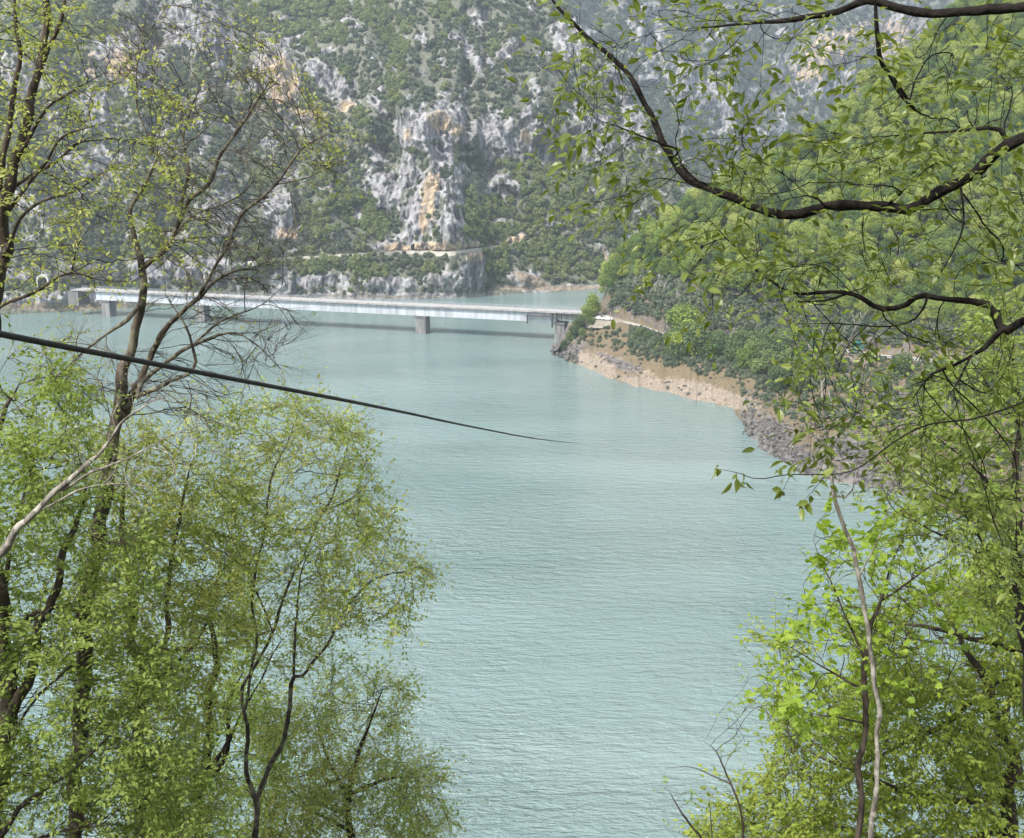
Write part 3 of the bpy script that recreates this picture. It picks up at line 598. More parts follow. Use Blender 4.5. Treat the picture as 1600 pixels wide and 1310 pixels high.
# scrub on the near mountain: even on screen, thinned where rock shows
n = 46000; sx = rng.uniform(-250, 1140, n); sy = rng.uniform(-40, 472, n)
Pp, si, sj = msurf(sx, sy); veg = rkn[si, sj]; ok = (sy < interp(SHORE, sx) - np.where(sx > 745, 9, 5)) & (sy > cy[si, 0] - 6)
thr_ = .05 + 1.0 * fbm(P3(sx / 38, sy / 30, 4 + 0 * sx), 4); dens = np.clip(1.1 - sstep(.3, .75, veg) * 1.03, .05, 1) * np.clip(.8 + 1.3 * thr_, .12, 1)
ok &= (rng.uniform(size=n) < dens) & (pale[si, sj] < .35) & (np.abs(sy - interp(ROADL, sx) + 1) > np.where((sx > 380) & (sx < 850), 4.5, -1)) & ~((sx > 130) & (sx < 170) & (sy > 445))
ok &= ~((cream[si, sj] > .6) & (rng.uniform(size=n) < .93))
ok &= rng.uniform(size=n) < .66
warm = blobs(sx, sy, [(520, 25, 130, 45), (900, 340, 150, 70), (860, 400, 120, 36), (560, 330, 120, 60, 0, .6), (90, 60, 120, 80, 0, .8), (480, 420, 100, 30, 0, .7)]) + 1.1 * fbm(P3(sx / 60, sy / 50, 21 + 0 * sx), 3)  # topmost blobs put sunlight on the slope into leaf colour; others greener scrub
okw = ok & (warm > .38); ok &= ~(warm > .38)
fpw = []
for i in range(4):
    V, Q = crown_cloud(40 + i, 420, 2.4, 3.4, 7, .42); V[:, 2] -= .5; fpw.append(mesh('spring_sunlit_crown', V, quads=Q, mat=M['far_leaf_warm']))
scatter('forest', Pp[okw], rng.uniform(.6, 1.45, okw.sum()) * np.where(veg[okw] > .5, .6, 1) * np.interp(Pp[okw][:, 1], [550, 1100], [.95, 1.4]), fpw, 'lighter scrub on the far mountainside, spring green patches and tops coloured as if sunlit')
scatter('forest', Pp[ok], rng.uniform(.45, 1.15, ok.sum()) * np.where(veg[ok] > .5, .7, 1) * np.interp(Pp[ok][:, 1], [550, 1100], [.85, 1.35]), fp, 'dense green scrub and small trees covering the far mountainside')
n = 9000; sx = rng.uniform(800, 1480, n); sy = rng.uniform(-40, 320, n)
i2 = ((sx - 780) / 970 * (N2X - 1)).round().astype(int); ys2 = interp(SH2, sx); j2 = np.clip(((sy - ys2) / (-170 - ys2) * (N2Y - 1)).round().astype(int), 0, N2Y - 1)
ok = rng.uniform(size=n) < np.clip(1 - rk2[i2, j2] * 1.0, .05, .9)
scatter('forest', Pm2[i2, j2][ok], rng.uniform(1.3, 2.4, ok.sum()), fp, 'blue green scrub on the farthest mountain')

# ------------------------------------------------------------------ woods on the right hill: single trees
hp = []
for i in range(8):
    rad = rng.uniform(3.4, 4.6); hg = rng.uniform(6.5, 9.5)
    V, Q = crown_cloud(60 + i, 3600, rad, hg, 16, .24); V[:, 2] += 2.2
    tr = [[(0, 0, -2.5, .28), (.1, 0, 1.5, .22), (.2, .15, 4, .16), (.1, .3, 2 + hg * .6, .08)]]
    for q in range(5):
        th = rng.uniform(0, 6.28); L0 = rad * .75; tr.append([(.15, .1, 2.5 + q * .5, .11), (math.cos(th) * L0 * .5, math.sin(th) * L0 * .5, 4 + q * .6, .07), (math.cos(th) * L0, math.sin(th) * L0, 5.5 + q * .7, .03)])
    hp.append((mesh('hill_crown', V, quads=Q, mat=M['hill_leaf']), tube_mesh('hill_trunk', tr, M['bark'], 6)))
for i in range(5):
    V, Q = crown_cloud(90 + i, 3200, rng.uniform(3.2, 4.2), rng.uniform(6, 7.5), 14, .24); V[:, 2] += 1.6
    hp.append((mesh('bank_crown', V, quads=Q, mat=M['bank_leaf']), hp[i][1]))
def hill_tree(p, s, k, name, label, cat, group):
    r = empty(name, tuple(map(float, p))); r.scale = (s * rng.uniform(.9, 1.15), s * rng.uniform(.9, 1.15), s); r.rotation_euler = (0, 0, rng.uniform(0, 6.28))
    link('crown', hp[k][0], r); link('trunk', hp[k][1], r); return tag(r, label, cat, group)
cand = []
tries = 0
while len(cand) < 1700 and tries < 60000:
    tries += 1
    px = rng.uniform(940, 1700); zn = rng.uniform(4.7, 6.25); p = rsurf(px, zn)
    dmin = 3.9 * (1 if zn > 5 else .8)
    if cand and min((p[0] - c[0][0]) ** 2 + (p[1] - c[0][1]) ** 2 for c in cand) < dmin ** 2: continue
    cand.append((p, px, zn))
cand = [c for c in cand if not (960 < c[1] < 1260 and c[2] < 4.97)]
cand.sort(key=lambda c: (c[1] > 1600) * 1000 + c[0][1] + (c[2] > 6.03) * 500)
for i, (p, px, zn) in enumerate(cand[:255]):
    hill_tree(p, rng.uniform(.62, 1.1), int(rng.integers(8)), 'broadleaf_tree', *(('leafy tree at the foot of the wooded hill just above the roadside rock', 'tree', 'trees at the foot of the right hill') if zn < 5.2 else ('leafy tree on the upper skyline ridge of the wooded right hill', 'tree', 'trees along the ridge of the right hill') if zn > 5.85 else ('spring green tree midway up the densely wooded right hillside', 'tree', 'trees midway up the right hillside')))
scatter('woods', [c[0] for c in cand[255:]], rng.uniform(.65, 1.1, len(cand) - 255), [h[0] for h in hp[:8]], 'rest of the dense wood near the hilltop and beyond')
# bank shrubs and trees between the shore and the road
BS = [(px_, zn_, s_) for px_, zn_, s_ in zip(rng.uniform(1060, 1300, 34), rng.uniform(2.05, 2.9, 34), rng.uniform(.4, .85, 34))] + [(905, 2.6, .42), (898, 2.2, .33), (915, 2.8, .4), (926, 3.4, .55), (922, 2.5, .3), (890, 2.3, .28), (880, 1.9, .24), (908, 2.0, .25),
      (1000, 2.45, .3), (1012, 2.4, .33), (1030, 2.4, .28), (1050, 2.3, .3), (1068, 2.4, .3), (990, 2.2, .2), (1020, 2.1, .22), (1045, 2.1, .25), (1080, 2.4, .4), (1095, 2.4, .5), (1110, 2.35, .6), (1120, 2.7, .7), (1135, 2.5, .66),
      (1150, 2.35, .72), (1165, 2.7, .8), (1160, 2.15, .5), (1180, 2.45, .85), (1195, 2.75, .9), (1200, 2.2, .8), (1215, 2.5, 1.0), (1232, 2.8, 1.0), (1240, 2.3, .95), (1225, 2.0, .7), (1255, 2.6, 1.1), (1270, 2.2, .8), (1280, 2.8, .8), (1250, 1.95, .6),
      (1300, 2.4, .7), (1320, 2.1, .5), (1350, 2.5, .6), (1380, 2.2, .6), (1410, 2.6, .7), (1440, 2.2, .7), (1470, 2.6, .8), (1500, 2.3, .8), (1290, 1.8, .4), (1400, 1.8, .4), (1460, 1.9, .5), (1530, 2.5, .9), (1570, 2.2, .9), (1600, 2.6, .9)]
for px, zn, s in BS:
    if 1305 < px < 1385 and zn > 2.35: continue
    s *= 1.75 if px > 1085 else 2.3; p = rsurf(px, zn - .0) - np.array([0, 0, 2.0 * s]); hill_tree(p, s, 8 + int(rng.integers(5)) if rng.uniform() < .85 else int(rng.integers(8)), 'bank_shrub', 'bushy shrub on the rocky point beside the bridge end' if px < 935 else 'low bush dotted on the bare tan bank below the road' if px < 1075 else 'rounded green bush in the thicket between the road and the waterside rocks', 'shrub', 'shrubs on the rocky point' if px < 935 else 'low bushes on the tan bank' if px < 1075 else 'bushes of the bank thicket')
low = []
for _ in range(2600):
    px = rng.uniform(880, 1650); zn = rng.uniform(1.5, 3.0); p = rsurf(px, zn)
    i = np.clip(np.searchsorted(pxr, px), 0, RBX - 1); j = np.clip(np.searchsorted(zone, zn), 0, RNY - 1)
    if px < 985 and (zn > 2.55 or rng.uniform() < .45): continue
    if rpale[i, j] > .5 or rrock[i, j] > .8 and rng.uniform() < .8 or zn < 1.7 and px < 1160: continue
    low.append(p)
for _ in range(1400): low.append(rsurf(rng.uniform(985, 1180), rng.uniform(1.95, 2.95)) + rng.normal(size=3) * np.array([1, 1, 0]))
for _ in range(1500): low.append(rsurf(rng.uniform(955, 1600), rng.uniform(4.25, 5.3)))
scatter('undergrowth', low, np.where(np.arange(len(low)) < len(low) - 1500, rng.uniform(.15, .6, len(low)), rng.uniform(.3, 1.1, len(low))), fp, 'low brush and grass on the right bank')
# boulders at the waterline
bv = []; bt = []; nb = 0
ico = None
import bmesh
bmx = bmesh.new(); bmesh.ops.create_icosphere(bmx, subdivisions=1, radius=1); ico_v = np.array([v.co[:] for v in bmx.verts]); ico_f = np.array([[v.index for v in f.verts] for f in bmx.faces]); bmx.free()
for _ in range(2600):
    z_ = rng.uniform()
    if z_ < .25: px = rng.uniform(866, 905); zn = rng.uniform(.95, 1.6)
    elif z_ < .8: px = rng.uniform(1166, 1420); zn = rng.uniform(.95, 1.75)
    elif z_ < .83: px = rng.uniform(930, 1150); zn = rng.uniform(1.0, 1.9)
    else: px = rng.uniform(1400, 1650); zn = rng.uniform(.95, 1.6)
    p = rsurf(px, zn); s = rng.uniform(.25, .9) ** 2 * 1.1
    v = ico_v * rng.uniform(.6, 1.3, 3) * s * (1 + .3 * rng.normal(size=(len(ico_v), 1))); a = rng.uniform(0, 6.28); c_, s_ = math.cos(a), math.sin(a)
    v = np.stack([v[:, 0] * c_ - v[:, 1] * s_, v[:, 0] * s_ + v[:, 1] * c_, v[:, 2] * .8], 1) + p + rng.normal(size=3) * np.array([.6, .6, .1])
    bv.append(v); bt.append(ico_f + nb); nb += len(v)
tag(link('rubble', mesh('rubble', np.concatenate(bv), tris=np.concatenate(bt), mat=M['boulder'])), 'grey boulders and rubble along the right waterline', kind='stuff')

# ------------------------------------------------------------------ cable
CB = [(-420, 437, 1.9), (-200, 480, 2.3), (0, 522, 2.75), (130, 547.5, 3.1), (250, 570.5, 3.5), (380, 595.5, 4.05), (480, 614.5, 4.6), (560, 630, 5.4), (650, 648.5, 7.2), (700, 659.5, 8.7), (752, 670, 11), (820, 683, 15.5), (860, 688.6, 22), (890, 691.6, 36), (905, 692.8, 70), (912, 693.2, 130)]
cp_ = [at(x, y, Yd) for x, y, Yd in CB]; k, t = ray(925., 693.5); cp_.append(np.array([k * (-H / t), -H / t, -1.]))
def crom(P, m_=8):
    P = np.asarray(P, float); Q = np.concatenate([[2 * P[0] - P[1]], P, [2 * P[-1] - P[-2]]]); o = []
    for i in range(1, len(Q) - 2):
        for s in range(m_):
            u = s / m_; o.append(.5 * (2 * Q[i] + (Q[i + 1] - Q[i - 1]) * u + (2 * Q[i - 1] - 5 * Q[i] + 4 * Q[i + 1] - Q[i + 2]) * u * u + (3 * Q[i] - Q[i - 1] - 3 * Q[i + 1] + Q[i + 2]) * u ** 3))
    o.append(P[-1]); return np.array(o)
cc = crom(cp_); rad = np.full(len(cc), .0083); 
tag(link('steel_cable', tube_mesh('steel_cable', [np.concatenate([cc, rad[:, None]], 1)], M['cable'], 14)), 'thick dark cable running down from the left edge toward the lake', 'cable')

# ------------------------------------------------------------------ foreground trees
def smooth_path(pts, step):
    P = crom(np.array(pts, float), 10); d = np.linalg.norm(np.diff(P[:, :3], axis=0), axis=1); s = np.concatenate([[0], np.cumsum(d)])
    n = max(2, int(s[-1] / step) + 1); q = np.linspace(0, s[-1], n); return np.stack([np.interp(q, s, P[:, i]) for i in range(P.shape[1])], 1)
class Tree:
    def __init__(s, seed, step):
        s.r = np.random.default_rng(seed); s.step = step; s.mom = 1.1; s.ls = 1.0; s.pos = np.zeros((0, 3)); s.par = []; s.rad = []; s.fix = []
    def limb(s, pts, Ydef, root=False, wob=.0, ground=False):
        """pts: (px, py, half width px [, Y])"""
        W_ = []
        for q in pts:
            Yq = q[3] if len(q) > 3 else Ydef; p = at(q[0], q[1], Yq); W_.append([*p, q[2] / F * Yq * s.ls])
        if ground:
            b = W_[0]; zg = float(gz(np.array(b[0]), np.array(b[1]))) - .3
            if b[2] > zg + .4: W_.insert(0, [b[0] * 1.01, b[1], zg, b[3] * 1.35])
        W_[-1][3] *= .4; W_[-2][3] *= .85
        P = smooth_path(W_, s.step * .8)
        nz_ = np.stack([fbm(P[:, :3] / (s.step * 5) + 31.7 * c_ + s.ls, 3) for c_ in (1, 2, 3)], 1)
        fade = np.minimum(1, np.arange(len(P)) / 4.)[:, None]
        P[:, :3] += nz_ * fade * np.minimum(P[:, 3:4] * 1.3 + s.step * .12, s.step * .8)
        P[:, 3] *= 1 + .22 * np.minimum(1, .018 / P[:, 3]) * fbm(P[:, :3] / np.maximum(s.step * 3.3, P[:, 3:4] * 3) + 7, 2)
        if wob: P[1:-1, :3] += s.r.normal(size=(len(P) - 2, 3)) * wob
        n0 = len(s.pos); j = -1
        if not root and n0:
            j = int(np.argmin(((s.pos - P[0, :3]) ** 2).sum(1)))
        s.pos = np.concatenate([s.pos, P[:, :3]]); 
        for i in range(len(P)): s.par.append(j if i == 0 else n0 + i - 1); s.rad.append(P[i, 3]); s.fix.append(True)
        return s
    def attract(s, ells, n, Y0, Y1, holes=()):
        a = np.array([e[2] * e[3] * (e[4] if len(e) > 4 else 1) for e in ells], float); c = s.r.choice(len(ells), n, p=a / a.sum()); out = []
        E_ = np.array([e[:4] for e in ells], float)[c]; th = s.r.uniform(0, 6.283, n); rr = np.sqrt(s.r.uniform(0, 1, n))
        px = E_[:, 0] + E_[:, 2] * rr * np.cos(th); py = E_[:, 1] + E_[:, 3] * rr * np.sin(th)
        cl = fbm(P3(px / 55, py / 38, s.r.uniform(0, 50) + 0 * px), 2); keep = cl > -.22
        return at(px[keep], py[keep], s.r.uniform(Y0, Y1, keep.sum()))
    def grow(s, A, kill, iters=90, jit=.25, up=.05):
        r = s.r; par = list(s.par); pos = [p for p in s.pos]; npos = s.pos.copy()
        dm = np.full(len(A), 1e9); im = np.zeros(len(A), int)
        for c in range(0, len(A), 400):
            D = ((A[c:c + 400, None] - npos[None]) ** 2).sum(-1); im[c:c + 400] = D.argmin(1); dm[c:c + 400] = D.min(1)
        alive = dm > kill ** 2
        rad = list(s.rad); fix = list(s.fix)
        for _ in range(iters):
            idx = np.nonzero(alive)[0]
            if len(idx) < 3: break
            d = A[idx] - npos[im[idx]]; d /= np.linalg.norm(d, axis=1)[:, None] + 1e-9
            u, inv = np.unique(im[idx], return_inverse=True); S = np.zeros((len(u), 3)); np.add.at(S, inv, d)
            pa = np.array(par)[u]; mo = npos[u] - npos[np.maximum(pa, 0)]; mo[pa < 0] = 0; mo /= np.linalg.norm(mo, axis=1)[:, None] + 1e-9
            fx = np.array(fix)[u]; mo[fx] *= .25
            S /= np.linalg.norm(S, axis=1)[:, None] + 1e-9; S += mo * s.mom; S += r.normal(size=S.shape) * jit; S[:, 2] += up; S /= np.linalg.norm(S, axis=1)[:, None] + 1e-9
            new = npos[u] + S * s.step; n0 = len(npos)
            # which attractors move closer
            imp = np.zeros(len(u), bool)
            for c in range(0, len(idx), 600):
                ix = idx[c:c + 600]; D = ((A[ix, None] - new[None]) ** 2).sum(-1); k_ = D.argmin(1); dn = D[np.arange(len(ix)), k_]; b = dn < dm[ix] - 1e-9
                im[ix[b]] = n0 + k_[b]; dm[ix[b]] = dn[b]; imp[k_[b]] = True
                stuck = ~b; alive[ix[stuck]] = r.uniform(size=stuck.sum()) > .5
            npos = np.concatenate([npos, new]); par += list(u); rad += [0] * len(u); fix += [False] * len(u)
            alive &= dm > kill ** 2
        s.pos = npos; s.par = par; s.rad = rad; s.fix = fix
        return s
    def finish(s, rtip, expo=.42, rmax=1.0):
        n = len(s.pos); par = np.array(s.par); cnt = np.zeros(n); fix = np.array(s.fix); rad = np.array(s.rad, float)
        for i in range(n - 1, -1, -1):
            if cnt[i] == 0: cnt[i] = 1
            if par[i] >= 0: cnt[par[i]] += cnt[i] if not fix[i] else 0
        s.tips = cnt
        pr = rtip * cnt ** expo
        for i in range(n):
            if not fix[i]: rad[i] = min(pr[i], (rad[par[i]] * (.85 if fix[par[i]] else 1.0)) if par[i] >= 0 else pr[i], rmax)
        s.radf = np.maximum(rad, rtip * .8); s.para = par; s.fixa = fix; return s
    def trunk_mesh(s, name, mat_, extra=None):
        n = len(s.pos); kids = [[] for _ in range(n)]; par = s.para
        for i in range(n):
            if par[i] >= 0: kids[par[i]].append(i)
        paths = {5: [], 8: [], 3: []}
        start = [(i, None) for i in range(n) if par[i] < 0]
        while start:
            i, pr_ = start.pop(); path = []
            if pr_ is not None: path.append((*s.pos[pr_], min(s.radf[pr_], s.radf[i] * 1.15)))
            while True:
                path.append((*s.pos[i], s.radf[i])); ks = kids[i]
                if not ks: break
                best = max(ks, key=lambda q: (s.fixa[q] and s.fixa[i] and q == i + 1, s.radf[q]))
                for q in ks:
                    if q != best: start.append((q, i))
                i = best
            if len(path) > 1:
                r0 = max(p[3] for p in path); Yd = max(1, path[0][1]); w_ = r0 / Yd * F
                paths[8 if w_ > 4 else 5 if w_ > 1.4 else 3].append(path)
        V = []; Q = []
        for nn_, pl in paths.items():
            if not pl: continue
            A = np.concatenate([np.array(p) for p in pl]); ends = np.cumsum([len(p) for p in pl]); st = np.concatenate([[0], ends[:-1]])
            D = np.zeros((len(A), 3)); D[:-1] = A[1:, :3] - A[:-1, :3]; D[ends - 1] = D[ends - 2]; D2 = D.copy(); D2[1:] += D[:-1]; D2[st] = D[st]
            D2 /= np.linalg.norm(D2, axis=1)[:, None] + 1e-9
            ref = np.array([.21, .95, .12]); u = np.cross(D2, ref); u /= np.linalg.norm(u, axis=1)[:, None] + 1e-9; w = np.cross(D2, u)
            th = np.arange(nn_) * 6.28318 / nn_; rr = A[:, None, 3:4]
            if nn_ == 8: rr = rr * (1 + .12 * np.sin(3 * th + 1)[None, :, None] * np.sin(A[:, None, 2:3] * 3) + .08 * s.r.normal(size=(len(A), 1, 1)) * np.minimum(1, .02 / rr))
            ring = A[:, None, :3] + rr * (np.cos(th)[None, :, None] * u[:, None] + np.sin(th)[None, :, None] * w[:, None])
            base = sum(len(x) for x in V); V.append(ring.reshape(-1, 3)); seg = np.setdiff1d(np.arange(len(A)), ends - 1)
            i = seg[:, None] * nn_; j = np.arange(nn_)[None]; jn = (j + 1) % nn_
            Q.append((np.stack(np.broadcast_arrays(i + j, i + jn, i + nn_ + jn, i + nn_ + j), -1) + base).reshape(-1, 4))
        if extra is not None: Q.append(extra[1] + sum(len(x) for x in V)); V.append(extra[0])
        return mesh(name, np.concatenate(V), quads=np.concatenate(Q), mat=mat_, smooth=True)
    def twigs(s, per, length, nl, size, tmpl, bark, leafm, maxtips=2, flat=.6, only=None, prob=1.0, rt=.0012, extra=None, droop=.0, asp=1.0, fan=.9, keepf=None):
        r = s.r; idx = np.nonzero((~s.fixa) & (s.tips <= maxtips))[0]
        if only is not None: idx = idx[only(s.pos[idx])]
        if prob < 1: idx = idx[r.uniform(size=len(idx)) < prob]
        cl = fbm(s.pos[idx] / (s.step * 6) + 5, 2); idx = idx[cl > -.12]
        idx = np.repeat(idx, per); B = s.pos[idx]; n = len(B)
        d = B - s.pos[s.para[idx]]; d /= np.linalg.norm(d, axis=1)[:, None] + 1e-9
        v = r.normal(size=(n, 3)) * np.array([1, 1, 1 - flat * .8]); v /= np.linalg.norm(v, axis=1)[:, None]
        d = d + v * fan; d[:, 2] -= droop; d /= np.linalg.norm(d, axis=1)[:, None]
        Ln = length * r.uniform(.45, 1.3, n); bend = r.normal(size=(n, 3)) * .18 + np.array([0, 0, .06 - droop])
        pt = lambda w: B + (d * w + bend * w * w) * Ln[:, None]
        paths = np.stack([pt(0.), pt(.5), pt(1.)], 1)                     # n,3,3
        th = np.arange(3) * 2.0944; ref = np.array([.3, .9, .3]); u = np.cross(d, ref); u /= np.linalg.norm(u, axis=1)[:, None] + 1e-9; w_ = np.cross(d, u)
        rr = np.array([1., .75, .35]) * rt
        ring = paths[:, :, None] + rr[None, :, None, None] * (np.cos(th)[None, None, :, None] * u[:, None, None] + np.sin(th)[None, None, :, None] * w_[:, None, None])
        q = np.array([[a * 3 + j, a * 3 + (j + 1) % 3, a * 3 + 3 + (j + 1) % 3, a * 3 + 3 + j] for a in (0, 1) for j in range(3)])
        TV = ring.reshape(-1, 3); TQ = (q[None] + (np.arange(n) * 9)[:, None, None]).reshape(-1, 4)
        # leaves alternate left and right along each twig, lying mostly in the spray's plane
        ws = np.linspace(.12, 1.0, nl); side = np.where(np.arange(nl) % 2, 1., -1.); up = r.normal(size=(n, 3)) * .35 + np.array([0, 0, 1.])
        sv = np.cross(d, up); sv /= np.linalg.norm(sv, axis=1)[:, None] + 1e-9
        PB = np.stack([pt(w) for w in ws], 1); keep = r.uniform(size=(n, nl)) < (.85 if keepf is None else keepf(B)[:, None])
        LD = d[:, None] * (.75 + .6 * (ws > .95)[None, :, None]) + sv[:, None] * side[None, :, None] * (1 - .8 * (ws > .95))[None, :, None] + r.normal(size=(n, nl, 3)) * .3
        LD[..., 2] -= droop * 1.5 + .08; PB = PB[keep]; LD = LD[keep]; UP = np.repeat(up[:, None], nl, 1)[keep] + r.normal(size=PB.shape) * .38
        if extra is not None:
            PB = np.concatenate([PB, extra]); e = r.normal(size=extra.shape); e[:, 2] -= .8; LD = np.concatenate([LD, e]); UP = np.concatenate([UP, r.normal(size=extra.shape)])
        LD /= np.linalg.norm(LD, axis=1)[:, None] + 1e-9; UP -= (UP * LD).sum(1)[:, None] * LD; UP /= np.linalg.norm(UP, axis=1)[:, None] + 1e-9; SD = np.cross(LD, UP)
        m = len(PB); sz = (size * r.uniform(.5, 1.25, m))[:, None, None]; T, tf = tmpl
        V = PB[:, None] + sz * (T[None, :, 0:1] * asp * SD[:, None] + T[None, :, 1:2] * LD[:, None] + T[None, :, 2:3] * UP[:, None])
        Fq = (np.array(tf)[None] + (np.arange(m) * len(T))[:, None, None]).reshape(-1, len(tf[0])); k = 'quads' if len(tf[0]) == 4 else 'tris'
        s.nleaf = m
        return mesh('crown', V.reshape(-1, 3), mat=leafm, **{k: Fq}), (TV, TQ)
    def leaves(s, per, size, tmpl, mat_, name='crown', maxtips=3, horiz=.6, droop=.15, spread=1.0, only=None, extra=None, prob=1.0):
        idx = np.nonzero((~s.fixa) & (s.tips <= maxtips))[0]
        if only is not None: idx = idx[only(s.pos[idx])]
        if prob < 1: idx = idx[s.r.uniform(size=len(idx)) < prob]
        idx = np.repeat(idx, per); P = s.pos[idx]; pp = s.pos[s.para[idx]]; r = s.r
        w = r.uniform(0, 1, len(idx))[:, None]; B = P * w + pp * (1 - w); tw = P - pp; tw /= np.linalg.norm(tw, axis=1)[:, None] + 1e-9
        if extra is not None:
            B = np.concatenate([B, extra]); tw = np.concatenate([tw, r.normal(size=extra.shape)])
        n = len(B)
        dirn = tw * .7 + r.normal(size=(n, 3)) * np.array([1, 1, .5]); dirn[:, 2] -= droop; dirn /= np.linalg.norm(dirn, axis=1)[:, None]
        nr = r.normal(size=(n, 3)) * (1 - horiz) + np.array([0, 0, 1]) * horiz; nr -= (nr * dirn).sum(1)[:, None] * dirn; nr /= np.linalg.norm(nr, axis=1)[:, None] + 1e-9
        sd_ = np.cross(dirn, nr); sz = (size * r.uniform(.55, 1.25, n))[:, None]; B = B + dirn * sz * .15 * spread
        T, tf = tmpl; V = B[:, None] + sz[:, None] * (T[None, :, 0:1] * sd_[:, None] + T[None, :, 1:2] * dirn[:, None] + T[None, :, 2:3] * nr[:, None])
        m_ = len(T); Fq = (np.array(tf)[None] + (np.arange(n) * m_)[:, None, None]).reshape(-1, len(tf[0]))
        return mesh(name, V.reshape(-1, 3), mat=mat_, **({'quads': Fq} if len(tf[0]) == 4 else {'tris': Fq}), smooth=False)
KITE = (np.array([(0, 0, 0), (.3, .45, .07), (0, 1, -.06), (-.3, .45, .07)]), [[0, 1, 2, 3]])
FOLD = (np.array([(0, 0, 0), (0, .5, 0), (0, 1, -.12), (.27, .42, .1), (-.27, .42, .1)]), [[0, 3, 1], [3, 2, 1], [0, 1, 4], [4, 1, 2]])
_ov = [(0, 0, 0), (.17, .16, .05), (.25, .38, .07), (.2, .64, .03), (.07, .87, -.05), (0, 1.02, -.13), (-.07, .87, -.05), (-.2, .64, .03), (-.25, .38, .07), (-.17, .16, .05), (0, .2, 0), (0, .42, 0), (0, .66, -.03)]
OVATE = (np.array(_ov), [[0, 1, 10, 9], [1, 2, 11, 10], [2, 3, 12, 11], [3, 4, 5, 12], [9, 10, 11, 8], [8, 11, 12, 7], [7, 12, 5, 6]])
_mp = [(0, 0, 0), (.2, .1, .02), (.48, .12, .04), (.42, .37, .05), (.5, .6, -.04), (.3, .68, .03), (0, 1, -.08), (-.3, .68, .03), (-.5, .6, -.04), (-.42, .37, .05), (-.48, .12, .04), (-.2, .1, .02), (0, .38, .0)]
MAPLE = (np.array(_mp), [[i, (i + 1) % 12, 12] for i in range(12)])
M['leaf_yellow'] = leaf_mat('yellow_green_leaves', [(.17, .22, .045), (.26, .32, .07), (.35, .40, .10), (.43, .46, .15), (.40, .33, .13)], .45)
M['leaf_moss'] = leaf_mat('moss_green_leaves', [(.13, .18, .03), (.22, .29, .045), (.31, .38, .07), (.40, .45, .11)], .45)
M['leaf_green'] = leaf_mat('fresh_green_leaves', [(.12, .18, .04), (.20, .28, .06), (.28, .36, .09), (.38, .44, .14)], .5)
M['leaf_olive'] = leaf_mat('olive_bronze_leaves', [(.17, .25, .05), (.27, .37, .08), (.38, .47, .13), (.46, .43, .16), (.35, .46, .11)], .4)
M['leaf_beech'] = leaf_mat('beech_leaves', [(.07, .105, .02), (.125, .17, .03), (.195, .245, .05), (.32, .37, .11)], .45, .38, spec=.5)
M['leaf_bright'] = leaf_mat('bright_young_leaves', [(.13, .21, .025), (.21, .32, .04), (.31, .43, .06), (.40, .49, .1)], .5)

def plant(name, label, cat, group, T_, bark, leafm, per, size, tmpl, rtip, base, expo=.42, **kw):
    T_.finish(rtip, expo); b = T_.pos[0]; root = tag(empty(name, tuple(map(float, b))), label, cat, group); loc = -Vector(tuple(map(float, b)))
    tm = None
    if per:
        cm, tm = T_.twigs(per, tmpl=tmpl, size=size, bark=bark, leafm=leafm, rt=rtip * .55, **kw)
        o = link('crown', cm, root); o.location = loc
    o = link('trunk', T_.trunk_mesh('trunk', bark, tm), root); o.location = loc
    return root
GL = 'tall trees framing the left side of the view'; GR_ = 'trees framing the right side of the view'
# T1: dark two-stemmed tree at the left edge
t = Tree(1, .11); t.ls = .68
t.limb([(-40, 1310, 22), (-60, 1000, 20), (-45, 700, 18), (-12, 500, 15), (4, 420, 14), (14, 330, 13), (30, 250, 12), (45, 190, 11), (58, 120, 9), (66, 50, 8), (75, -60, 6), (90, -200, 3)], 11, root=True, ground=True)
t.limb([(8, 400, 8), (-2, 330, 8), (8, 250, 7), (20, 160, 6), (28, 90, 5), (20, 20, 4), (22, -60, 3)], 11)
t.limb([(58, 120, 7), (85, 50, 5), (104, -10, 4), (120, -80, 3)], 11)
t.limb([(-15, 500, 5), (0, 482, 4.5), (60, 455, 3.6), (112, 426, 3), (150, 436, 2)], 10.8).limb([(112, 426, 2.6), (121, 388, 2), (130, 370, 1.5)], 10.8)
t.limb([(35, 235, 5), (70, 170, 3.5), (100, 150, 3), (165, 115, 2)], 10.8).limb([(14, 330, 5), (60, 270, 4), (100, 215, 3), (170, 190, 1.8)], 11)
t.limb([(25, 290, 5), (80, 255, 3.6), (120, 225, 3), (175, 215, 1.6)], 11.3).limb([(5, 400, 5), (45, 330, 4), (110, 300, 3.2), (175, 262, 1.8)], 10.7)
A = t.attract([(60, 60, 110, 80), (60, 170, 110, 70), (150, 130, 70, 50), (60, 300, 90, 70), (160, 235, 80, 60), (230, 190, 50, 55), (230, 255, 55, 60), (60, 400, 90, 40, .8), (170, 370, 120, 50, .8), (90, 440, 110, 25, .6), (235, 310, 45, 40), (250, 410, 50, 30, .6), (-80, 200, 90, 220, .5), (230, 120, 40, 40, .5), (300, 380, 40, 25, .5)], 2400, 9.8, 12.4)
t.grow(A, .16, 80, .3, .02); plant('tall_tree', 'dark two-stemmed tree with yellow green leaves at the left edge', 'tree', GL, t, M['bark'], M['leaf_yellow'], 2, .056, FOLD, .003, None, length=.36, nl=8, maxtips=2, flat=.8, prob=.72)
